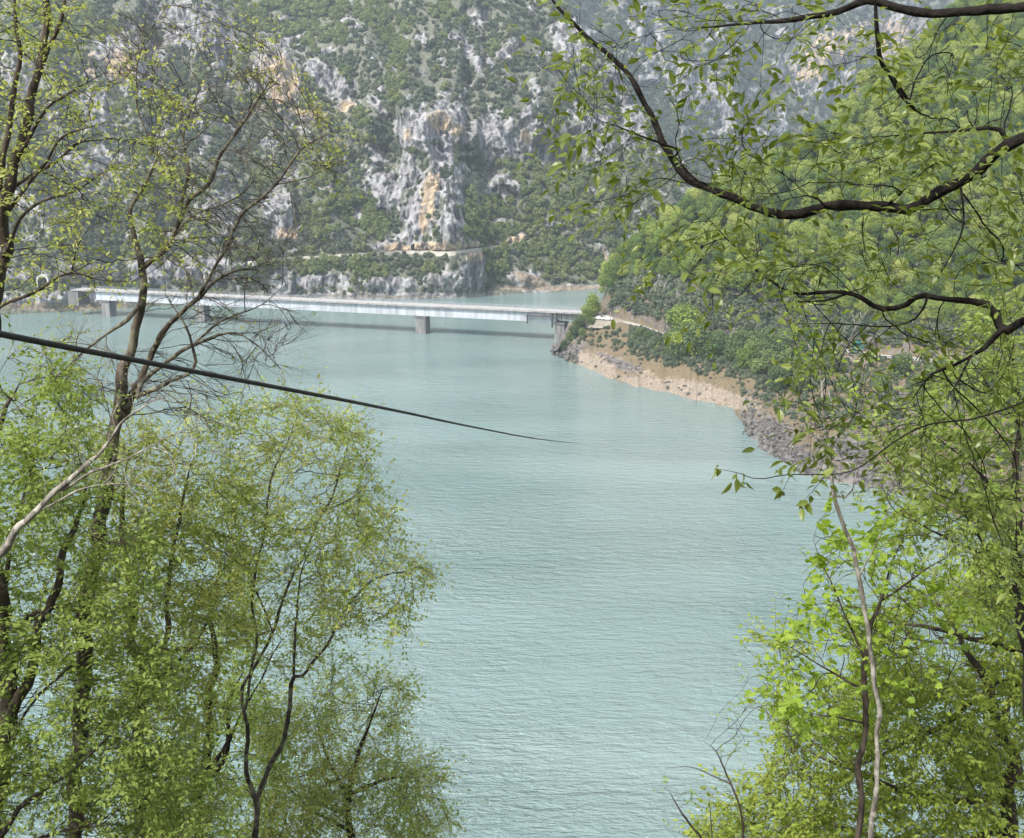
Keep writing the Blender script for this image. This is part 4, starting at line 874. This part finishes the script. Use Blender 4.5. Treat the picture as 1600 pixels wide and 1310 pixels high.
# T2: grey, almost bare tree with a fan of twigs
t = Tree(2, .12); t.ls = .68
t.limb([(120, 1310, 20), (130, 1000, 19), (165, 760, 17), (189, 646, 15), (192, 580, 14), (204, 520, 11), (219, 460, 9), (222, 410, 8), (213, 375, 6.5), (206, 327, 5), (225, 290, 4), (246, 245, 3), (238, 195, 2)], 13, root=True, ground=True)
t.limb([(196, 650, 11), (216, 597, 9), (249, 520, 7), (285, 484, 6), (312, 460, 5), (345, 432, 3.5), (400, 420, 2.5), (425, 436, 1.5)], 13)
t.limb([(222, 420, 7), (265, 381, 6), (282, 320, 5.5), (327, 283, 4.5), (347, 240, 3.8), (388, 182, 3), (415, 140, 2), (432, 105, 1.3)], 13).limb([(282, 320, 5), (292, 265, 4), (284, 220, 3), (300, 165, 2), (330, 110, 1.3)], 13.2)
t.limb([(312, 460, 4), (347, 395, 4), (371, 344, 4), (430, 289, 3.4), (471, 234, 2.6), (500, 215, 2), (530, 200, 1.2)], 12.6).limb([(430, 289, 2.4), (490, 275, 1.7), (535, 250, 1.2)], 12.6)
t.limb([(210, 604, 7), (270, 559, 5), (303, 538, 4), (357, 520, 3), (400, 540, 2), (440, 580, 1.2)], 12.8).limb([(303, 538, 3), (340, 505, 2.4), (400, 480, 1.8), (440, 450, 1.2)], 12.8)
t.limb([(215, 620, 6), (300, 580, 4), (299, 535, 3.4), (282, 496, 2.8), (258, 460, 2)], 12.5).limb([(200, 500, 5), (170, 520, 3.5), (140, 545, 3), (75, 600, 2)], 12.6).limb([(246, 245, 2.5), (300, 220, 2), (345, 180, 1.4)], 13)
t.limb([(240, 240, 2.5), (215, 160, 2), (220, 80, 1.6), (260, 10, 1.2)], 13.2).limb([(265, 381, 3), (300, 340, 2.4), (380, 300, 1.8), (440, 230, 1.2)], 13.4)
A = t.attract([(330, 110, 70, 90), (400, 150, 70, 90), (440, 230, 80, 70), (500, 235, 45, 55), (300, 230, 60, 90), (380, 300, 70, 50), (240, 90, 60, 80, .8), (400, 530, 75, 55), (330, 480, 70, 40, .8), (300, 620, 90, 45), (120, 580, 70, 60, .7), (430, 390, 40, 60, .5), (250, 600, 60, 50), (380, 470, 70, 40), (300, 330, 70, 80), (350, 400, 90, 50)], 3400, 12.2, 14.2)
t.grow(A, .17, 80, .22, .12)
tips2 = lambda P: ((t_ := pix(P))[0] > 455) & (t_[1] < 300) | (t_[1] < 130) & (t_[0] > 290) & (t_[0] < 440) | (t_[0] < 300) & (t_[1] > 330) & (t_[1] < 440) | (t_[0] < 170) & (t_[1] > 500)
plant('bare_tree', 'grey forked tree nearly bare of leaves in front of the bridge', 'tree', GL, t, M['greybark'], M['leaf_yellow'], 3, .055, FOLD, .0048, None, expo=.34, length=.45, nl=5, maxtips=2, fan=.55, keepf=lambda B: np.where(tips2(B), .5, .05))
# T3: pale leaning tree
t = Tree(3, .09); t.ls = .48
t.limb([(-120, 960, 17), (-10, 872, 15), (40, 815, 12), (95, 765, 9), (130, 733, 7), (165, 700, 6), (188, 662, 4.5), (225, 635, 3), (270, 610, 1.6)], 9, root=True, ground=True)
t.limb([(100, 765, 6), (150, 735, 4.5), (205, 715, 3.6), (250, 690, 2.6), (330, 655, 1.5)], 9).limb([(60, 800, 4), (130, 765, 3), (200, 755, 2.2), (260, 770, 1.4)], 9.2)
A = t.attract([(260, 620, 80, 40), (300, 680, 90, 50), (220, 740, 90, 40), (130, 700, 60, 40)], 420, 8.5, 9.8)
t.grow(A, .13, 60, .22, .06); plant('leaning_tree', 'pale barked tree leaning in from the left edge below the cable', 'tree', GL, t, M['palebark'], M['leaf_olive'], 1, .03, FOLD, .0028, None, expo=.36, length=.2, nl=4, maxtips=1, prob=.5)
# T4: dense green tree, lower left
t = Tree(4, .13); t.ls = .62
t.limb([(-30, 1400, 34), (0, 1200, 30), (5, 1060, 24), (-5, 900, 18), (-20, 760, 12), (0, 660, 8), (30, 600, 4)], 12, root=True, ground=True)
t.limb([(15, 1120, 16), (55, 1020, 14), (85, 930, 11), (110, 840, 8), (130, 770, 5), (120, 700, 3)], 12).limb([(20, 985, 8), (55, 960, 6), (90, 950, 4)], 12).limb([(0, 950, 8), (30, 800, 5), (60, 690, 3)], 12.2)
t.limb([(0, 1310, 9), (60, 1240, 6), (130, 1190, 4), (200, 1120, 2)], 11.5).limb([(0, 1200, 8), (50, 1100, 4), (100, 1050, 3), (170, 990, 2)], 11.8).limb([(20, 1330, 7), (90, 1300, 5), (170, 1290, 3)], 11.5)
E4 = [(50, 650, 90, 80), (40, 780, 90, 90), (120, 870, 130, 90), (60, 960, 90, 90), (150, 1050, 140, 90), (100, 1180, 170, 90), (150, 1280, 190, 60), (250, 1180, 60, 90), (110, 730, 70, 50, .7), (-60, 1000, 100, 300, .5), (30, 570, 60, 25, .6)]
A = t.attract(E4, 4200, 10.8, 13.6)
t.grow(A, .17, 80, .3, .03); plant('leafy_tree', 'dense fresh green tree filling the lower left corner', 'tree', GL, t, M['bark'], M['leaf_green'], 3, .074, FOLD, .0034, None, length=.4, nl=10, maxtips=3, flat=.6)
# T5: straight brown trunk
t = Tree(5, .13)
t.limb([(224, 1400, 13), (222, 1280, 11), (221, 1150, 10), (217, 1080, 10), (219, 1035, 10), (206, 985, 7), (203, 900, 6), (190, 800, 5), (200, 720, 3)], 14, root=True, ground=True)
t.limb([(219, 1035, 8), (240, 1022, 6), (258, 990, 5), (262, 900, 4), (280, 800, 3), (300, 720, 2)], 14).limb([(210, 1014, 4), (262, 1014, 4.5), (300, 1010, 1.5)], 13.9).limb([(204, 900, 4), (170, 850, 3), (160, 790, 2)], 14.2)
t.limb([(219, 1110, 6), (250, 1060, 4), (310, 1000, 3), (340, 930, 2)], 14.4)
A = t.attract([(240, 760, 90, 70), (300, 860, 100, 80), (230, 930, 110, 80), (300, 980, 80, 80), (180, 1050, 60, 100, .6), (290, 1090, 60, 70, .6), (330, 790, 60, 60), (190, 690, 60, 40, .5), (260, 1230, 90, 60, .7)], 2700, 12.8, 15.4)
t.grow(A, .19, 80, .3, .04); plant('brown_trunk_tree', 'tree with a straight brown trunk and open yellow green crown, left of the forked tree', 'tree', GL, t, M['greybark'], M['leaf_yellow'], 3, .074, FOLD, .0036, None, length=.4, nl=9, maxtips=2, flat=.5)
# T6: forked tree, bronze tinted crown reaching out over the water
t = Tree(6, .15); t.ls = .52
t.limb([(404, 1420, 14), (402, 1310, 11), (400, 1245, 10), (385, 1205, 7), (383, 1130, 7), (378, 1085, 6), (398, 1040, 5), (425, 985, 5), (450, 920, 4.5), (478, 860, 4), (505, 800, 3.5), (530, 740, 3), (548, 680, 2)], 15, root=True, ground=True)
t.limb([(402, 1247, 9), (425, 1200, 8), (445, 1140, 7.5), (459, 1060, 7), (478, 1052, 5), (520, 995, 4.5), (540, 950, 3.8), (590, 905, 3), (640, 890, 2), (680, 882, 1.3)], 15)
t.limb([(385, 1100, 5), (400, 1000, 5), (395, 950, 5), (410, 850, 4), (418, 800, 4), (425, 740, 3), (450, 690, 2), (470, 640, 1.4)], 15.2).limb([(459, 1060, 5), (465, 960, 3.6), (475, 880, 3), (500, 840, 2)], 15)
t.limb([(425, 985, 4), (390, 900, 3), (350, 800, 2.6), (345, 700, 1.6)], 15.4).limb([(505, 800, 3), (560, 770, 2), (590, 730, 1.4)], 15)
A = t.attract([(430, 670, 80, 45, .8), (500, 690, 90, 50), (545, 700, 50, 40), (480, 760, 110, 60), (570, 780, 35, 60), (540, 850, 80, 60), (450, 860, 100, 70), (610, 910, 65, 34), (660, 890, 32, 18), (570, 950, 70, 45), (480, 950, 70, 60), (380, 780, 60, 80, .8), (590, 980, 40, 30), (350, 680, 60, 40, .6), (440, 1020, 60, 40, .5), (455, 635, 40, 20, .5)], 3600, 13.6, 16.6)
t.grow(A, .2, 90, .28, .05); plant('forked_tree', 'forked grey tree with bronze tinted leaves reaching out over the water', 'tree', GL, t, M['greybark'], M['leaf_olive'], 3, .068, FOLD, .0036, None, length=.45, nl=9, maxtips=2, flat=.3)
# T7: small tree low by the water
t = Tree(7, .15)
t.limb([(556, 1420, 8), (552, 1310, 7), (548, 1240, 5), (560, 1180, 4), (580, 1130, 3), (598, 1080, 1.6)], 17, root=True, ground=True)
t.limb([(550, 1240, 4), (600, 1220, 3), (660, 1215, 1.6)], 17).limb([(548, 1250, 4), (510, 1180, 3), (490, 1100, 1.6)], 17.2).limb([(552, 1300, 4), (480, 1260, 3), (430, 1200, 1.6)], 17.2)
A = t.attract([(600, 1090, 38, 38), (585, 1150, 55, 50), (630, 1220, 68, 45), (650, 1270, 55, 55), (530, 1140, 60, 70), (560, 1250, 110, 60), (480, 1200, 70, 90), (500, 1290, 120, 40), (440, 1120, 40, 50, .6), (540, 1050, 40, 20, .4)], 2600, 15.8, 18.4)
t.grow(A, .22, 80, .28, .05); plant('small_tree', 'small bronze green tree lowest by the water, right of the forked tree', 'tree', GL, t, M['bark'], M['leaf_olive'], 4, .07, FOLD, .004, None, length=.5, nl=9, maxtips=3, flat=.4)
# T8: dark thin trunks behind
t = Tree(8, .17)
t.limb([(312, 1420, 10), (310, 1310, 8), (317, 1200, 8), (325, 1110, 7), (337, 1040, 6), (330, 960, 4), (345, 880, 2)], 18, root=True, ground=True)
t.limb([(316, 1230, 6), (350, 1180, 5), (358, 1100, 4), (380, 1050, 2)], 18).limb([(320, 1220, 4), (352, 1160, 4), (375, 1120, 3), (440, 1000, 2)], 18)
A = t.attract([(340, 1000, 70, 90, .7), (330, 1270, 110, 60), (360, 1180, 90, 90, .7), (270, 1120, 60, 90, .6), (350, 880, 60, 60, .5), (240, 1290, 90, 40)], 1700, 16.8, 19.5)
t.grow(A, .24, 80, .28, .05); plant('thin_dark_tree', 'thin dark trunked tree with bright green leaves behind the forked tree', 'tree', GL, t, M['darkbark'], M['leaf_green'], 3, .09, FOLD, .004, None, length=.5, nl=9, maxtips=3, flat=.5)

# ---- right side. B1: overhanging beech close to the camera, its trunk outside the frame
t = Tree(11, .05); t.ls = .74
t.limb([(2320, 1500, 72, 3.3), (2300, 700, 62, 3.3), (2290, 200, 54, 3.35), (2270, -300, 44, 3.4), (2300, -1000, 34, 3.5), (2330, -2000, 22, 3.7), (2300, -3200, 12, 3.9), (2320, -4200, 5, 4.0)], 3.3, root=True, ground=True)
t.limb([(2295, 260, 30, 3.35), (2000, 160, 20, 3.45), (1760, 165, 16, 3.6), (1600, 225, 13, 3.75), (1555, 246, 12.5, 3.8), (1500, 285, 12, 3.9), (1440, 316, 11.5, 3.95), (1385, 326, 10.5, 4.0), (1310, 328, 10.5, 4.05), (1230, 335, 9.5, 4.1), (1180, 329, 9, 4.15), (1120, 304, 8.5, 4.2), (1062, 272, 8, 4.3), (1045, 235, 7.2, 4.35), (1030, 192, 6.5, 4.4), (1000, 135, 5.5, 4.45), (958, 92, 4.6, 4.5), (905, 48, 3.6, 4.5), (870, 12, 2.8, 4.5), (845, -25, 2, 4.5)], 4)
t.limb([(2285, -60, 22, 3.4), (1900, -70, 15, 3.5), (1700, -10, 12, 3.6), (1610, 8, 10.5, 3.7), (1550, 20, 10, 3.75), (1480, 22, 9.5, 3.8), (1425, 12, 9, 3.85), (1370, 2, 8, 3.9), (1285, 19, 6, 4.0), (1200, 34, 4, 4.1), (1130, 42, 2.6, 4.2), (1085, 45, 1.8, 4.2)], 4)
t.limb([(2300, 560, 20, 3.3), (1900, 420, 13, 3.5), (1700, 450, 10, 3.6), (1600, 498, 8.5, 3.7), (1570, 513, 8.5, 3.7), (1555, 490, 7.5, 3.75), (1543, 478, 7, 3.75), (1480, 468, 6.5, 3.8), (1438, 462, 6.5, 3.8), (1410, 476, 6.2, 3.85), (1382, 481, 6, 3.9), (1352, 468, 5.2, 3.9), (1325, 458, 4.6, 3.95), (1295, 456, 4, 4.0), (1240, 458, 3, 4.1), (1205, 440, 2.2, 4.15), (1150, 390, 1.8, 4.2), (1100, 335, 1.4, 4.25)], 4)
t.limb([(1565, 515, 6.5, 3.7), (1540, 540, 5.5, 3.7), (1520, 556, 4.5, 3.7), (1490, 575, 4, 3.75), (1450, 592, 2.6, 3.8), (1420, 630, 1.6, 3.8)], 3.7).limb([(1515, 560, 3.6, 3.7), (1495, 600, 2.8, 3.65), (1480, 620, 1.5, 3.6)], 3.7)
t.limb([(1325, 458, 3.4, 3.95), (1290, 470, 2.6, 4.0), (1232, 470, 2, 4.1)], 4).limb([(1565, 240, 6, 3.8), (1572, 215, 5, 3.8), (1550, 200, 4.4, 3.8), (1500, 205, 3.4, 3.85), (1440, 210, 2.4, 3.9), (1350, 215, 1.6, 4)], 3.9)
t.limb([(1450, 463, 3, 3.8), (1435, 495, 2.4, 3.8), (1395, 508, 2, 3.85), (1300, 505, 1.5, 3.95), (1240, 505, 1.1, 4.0)], 3.9).limb([(1500, 285, 3, 3.9), (1506, 340, 2.4, 3.8), (1490, 390, 1.8, 3.8), (1470, 425, 1.2, 3.8)], 3.8)
t.limb([(1380, 326, 3.4, 4), (1410, 300, 3, 3.95), (1398, 292, 2, 3.95), (1330, 290, 1.4, 4)], 3.95).limb([(1290, 322, 2.6, 4.05), (1265, 305, 2, 4.1), (1200, 318, 1.4, 4.1)], 4.1).limb([(1062, 235, 3, 4.3), (980, 205, 2, 4.3), (940, 190, 1.2, 4.3)], 4.3)
t.limb([(1368, 0, 3, 3.9), (1372, 45, 4.2, 3.9), (1385, 95, 5, 3.92), (1405, 130, 6, 3.94), (1422, 160, 6.6, 3.96), (1432, 176, 6.5, 3.98)], 3.9)
EB = [(1010, 60, 120, 34), (930, 110, 60, 45, .7), (920, 170, 50, 60, .8), (960, 250, 40, 50, .6), (980, 310, 45, 25, .5), (1040, 210, 60, 40, .6), (1150, 90, 90, 28, .5), (1180, 15, 160, 22), (1280, 70, 70, 34, .7), (1400, 90, 120, 60, .4), (1500, 100, 110, 70, .6), (1560, 160, 60, 50, .8),
      (1120, 270, 90, 30, .9), (1250, 240, 110, 45), (1230, 290, 120, 26), (1420, 210, 120, 45), (1400, 270, 80, 24), (1540, 320, 80, 60, .9), (1100, 400, 110, 34, .8), (1180, 440, 140, 30), (1300, 410, 100, 34, .8), (1450, 390, 100, 45, .9), (1560, 420, 60, 60),
      (1380, 530, 130, 30, .7), (1500, 550, 90, 50, .8), (1330, 620, 100, 34, .9), (1440, 640, 130, 50, .8), (1550, 650, 70, 90, .7), (1260, 650, 60, 26, .7), (1380, 700, 90, 26), (1290, 700, 50, 24, .5), (1500, 760, 90, 40, .7), (1570, 860, 60, 70, .5), (1150, 350, 60, 30, .6)]
A = t.attract(EB + [(1250, 270, 120, 40), (1420, 250, 120, 40), (1400, 620, 120, 40, .5)], 3200, 3.5, 4.6)
t.mom = 1.7; t.grow(A, .055, 70, .16, -.02)
t.limb([(1750, 470, 4, 3.5), (1640, 600, 3.2, 3.4), (1540, 650, 2.4, 3.4), (1440, 670, 2, 3.5), (1380, 705, 1.7, 3.5), (1340, 735, 1.5, 3.5), (1290, 742, 1.4, 3.5), (1235, 740, 1.3, 3.5), (1185, 748, 1.1, 3.5), (1150, 738, 1.0, 3.5), (1118, 732, .8, 3.5)], 3.5)
t.limb([(1290, 742, 1.1, 3.5), (1272, 765, .9, 3.5), (1250, 788, .7, 3.5)], 3.5).limb([(1235, 741, 1, 3.5), (1222, 770, .7, 3.5)], 3.5)
def bunch(px, py, n, Yd, s): return at(px, py, Yd) + t.r.normal(size=(n, 3)) * s
ex = np.concatenate([bunch(1118, 732, 3, 3.5, .006), bunch(1155, 752, 8, 3.5, .018), bunch(1222, 738, 6, 3.5, .016), bunch(1222, 772, 4, 3.5, .008), bunch(1250, 788, 6, 3.5, .01), bunch(1282, 745, 4, 3.5, .012), bunch(852, 78, 2, 4.5, .01)])
plant('beech_tree', 'beech with long dark curved branches overhanging from beyond the right edge', 'tree', GR_, t, M['darkbark'], M['leaf_beech'], 1, .043, OVATE, .001, None, expo=.4, length=.19, nl=7, maxtips=2, flat=.95, droop=.01, extra=ex, prob=.62, asp=.9, fan=.7)
# B2: slim pale stem
t = Tree(12, .09); t.ls = .5
t.limb([(1330, 1500, 10), (1362, 1310, 9), (1366, 1190, 8.5), (1372, 1100, 8), (1366, 1040, 8), (1352, 960, 7.5), (1343, 900, 7), (1325, 830, 6.5), (1306, 780, 6), (1298, 730, 5), (1288, 650, 4), (1284, 590, 3.6), (1275, 560, 3.4), (1240, 515, 2.6), (1205, 475, 1.8), (1165, 430, 1)], 8, root=True, ground=True)
t.limb([(1306, 775, 3.6), (1330, 770, 2.6), (1345, 690, 2), (1350, 600, 1.4)], 8).limb([(1284, 600, 2.6), (1310, 560, 2), (1345, 500, 1.4), (1370, 470, 1)], 8).limb([(1275, 560, 2), (1290, 520, 1.4), (1300, 460, 1)], 8).limb([(1343, 900, 3), (1380, 820, 2), (1400, 740, 1.2)], 8)
A = t.attract([(1270, 520, 70, 60), (1300, 600, 60, 60), (1230, 420, 60, 40), (1360, 620, 40, 90), (1400, 740, 60, 60)], 330, 7.4, 8.8)
t.grow(A, .13, 60, .25, .08); plant('slim_pale_tree', 'slim pale stemmed sapling winding up with a few bright yellow green leaves', 'tree', GR_, t, M['palebark'], M['leaf_bright'], 1, .05, OVATE, .0026, None, expo=.33, length=.16, nl=4, maxtips=1, prob=.6)
# B3: maple with bright lobed leaves
t = Tree(13, .1); t.ls = .52
t.limb([(1335, 1450, 12), (1342, 1310, 11), (1345, 1190, 10), (1352, 1090, 9), (1358, 1010, 8), (1375, 940, 6), (1400, 870, 4), (1420, 810, 2)], 9, root=True, ground=True)
t.limb([(1356, 1040, 5), (1320, 960, 3.6), (1290, 890, 2.4), (1275, 850, 1.6)], 9).limb([(1352, 1080, 5), (1300, 1050, 3.4), (1250, 1020, 2), (1210, 1000, 1.3)], 9).limb([(1375, 940, 4), (1450, 890, 3), (1520, 850, 2)], 9).limb([(1348, 1130, 5), (1290, 1120, 3), (1220, 1110, 1.6)], 9)
A = t.attract([(1290, 850, 42, 50), (1330, 900, 60, 50), (1270, 940, 36, 40), (1430, 830, 80, 50), (1500, 800, 80, 50), (1400, 900, 90, 60), (1320, 980, 80, 50), (1500, 900, 90, 60), (1230, 1010, 40, 28), (1210, 1090, 40, 36), (1270, 1090, 60, 50), (1420, 1000, 90, 50, .6)], 1100, 8.2, 10)
t.grow(A, .13, 70, .28, .05); plant('maple_tree', 'maple with bright green lobed leaves beside the slim pale stem', 'tree', GR_, t, M['bark'], M['leaf_bright'], 1, .07, MAPLE, .003, None, length=.24, nl=6, maxtips=2, prob=1, asp=.85)
# B4: fine leaved tree, lower right
t = Tree(14, .12)
t.limb([(1590, 1500, 16), (1578, 1310, 14), (1570, 1190, 12), (1562, 1120, 9), (1545, 1070, 7), (1500, 990, 4), (1460, 940, 2)], 11, root=True, ground=True)
t.limb([(1560, 1150, 6), (1600, 1040, 5), (1620, 950, 3), (1600, 850, 2)], 11).limb([(1575, 1240, 9), (1500, 1250, 6), (1400, 1230, 5), (1300, 1190, 3), (1230, 1150, 1.6)], 11).limb([(1575, 1290, 8), (1450, 1330, 6), (1300, 1290, 4), (1180, 1270, 2)], 11)
t.limb([(1640, 1020, 6), (1560, 1010, 5), (1480, 985, 4), (1420, 975, 2.6), (1350, 975, 1.4)], 10.6).limb([(1370, 1185, 2.5), (1440, 1150, 5), (1500, 1110, 5), (1560, 1065, 6)], 10.8)
A = t.attract([(1460, 1000, 130, 60), (1560, 950, 60, 90), (1540, 1080, 80, 80), (1420, 1100, 130, 60), (1380, 1190, 170, 60), (1520, 1200, 100, 80), (1280, 1190, 70, 50), (1240, 1240, 90, 45), (1400, 1280, 200, 50), (1180, 1285, 80, 30), (1110, 1303, 50, 14), (1250, 1130, 40, 40, .5), (1230, 1015, 34, 20, .8)], 4600, 9.8, 12.4)
t.grow(A, .155, 90, .3, .02); plant('fine_leaved_tree', 'olive green fine leaved tree filling the lower right corner', 'tree', GR_, t, M['bark'], M['leaf_moss'], 3, .07, FOLD, .0032, None, length=.36, nl=10, maxtips=3, flat=.85)
# B5: small leaved shrub at mid right
t = Tree(15, .08)
t.limb([(1640, 1500, 12), (1620, 1200, 10), (1600, 1000, 8), (1590, 850, 6), (1590, 740, 5), (1595, 640, 4), (1585, 560, 3), (1580, 480, 2)], 7, root=True, ground=True)
t.limb([(1592, 800, 4), (1520, 730, 2.6), (1460, 680, 1.6)], 7).limb([(1600, 950, 4), (1540, 860, 3), (1500, 790, 2)], 7).limb([(1590, 660, 3), (1540, 600, 2), (1500, 540, 1.3)], 7).limb([(1600, 900, 4), (1480, 840, 2.5), (1400, 800, 1.5)], 7)
A = t.attract([(1450, 690, 90, 50, .7), (1530, 640, 80, 70), (1540, 760, 80, 70), (1560, 880, 60, 90), (1480, 830, 90, 40, .6), (1560, 540, 50, 60, .7), (1410, 770, 60, 30, .5)], 1500, 6.3, 7.8)
t.grow(A, .11, 70, .3, .02); plant('shrubby_tree', 'small leaved shrubby tree at the right edge under the beech branches', 'tree', GR_, t, M['bark'], M['leaf_green'], 3, .045, FOLD, .002, None, length=.22, nl=8, maxtips=3, flat=.8)
# B6: budding sapling at the lower middle
t = Tree(16, .07)
t.limb([(1130, 1500, 4), (1105, 1330, 3), (1080, 1290, 2.2), (1058, 1258, 1.5), (1046, 1236, 1)], 8, root=True, ground=True)
t.limb([(1115, 1370, 2), (1112, 1290, 1.4), (1108, 1250, 1)], 8).limb([(1160, 1420, 3, 8), (1160, 1290, 2.4, 8), (1140, 1220, 1.8, 8), (1118, 1175, 1.2, 8), (1100, 1160, .8, 8)], 8).limb([(1140, 1225, 1.6), (1085, 1200, 1), (1040, 1200, .7)], 8)
A = np.concatenate([bunch(1046, 1236, 8, 8, .03), bunch(1108, 1250, 6, 8, .03), bunch(1072, 1244, 5, 8, .03), t.attract([(1170, 1100, 40, 60), (1140, 1160, 30, 40)], 60, 7.8, 8.2)])
t.grow(A, .06, 40, .25, .1); plant('budding_sapling', 'thin sapling with opening buds at the lower middle of the view', 'sapling', GR_, t, M['bark'], M['leaf_bright'], 1, .035, OVATE, .0018, None, expo=.3, length=.06, nl=4, maxtips=1, prob=.8)
# ferns and brush on the near slope (mostly below the frame)
n = 1500; x = rng.uniform(-30, 30, n); y = rng.uniform(6, 70, n); fz = gz(x, y)
scatter('undergrowth', np.stack([x, y, fz - .2], 1), rng.uniform(.15, .4, n), fp, 'low green brush on the near slope')

# ------------------------------------------------------------------ haze
HB = MB().box((0, 1300, 399), (7600, 3600, 802)); hm, nt, N, L, out = mat('haze_air')
pv = N('VolumePrincipled'); pv.inputs['Color'].default_value = (.72, .85, 1, 1); pv.inputs['Density'].default_value = .00026; pv.inputs['Anisotropy'].default_value = .2
L(pv.outputs[0], out.inputs['Volume'])
hb = HB.build('haze', hm); tag(hb, 'thin blue air between the viewpoint and the mountains', kind='stuff')
hb.location = (0, 0, -16)
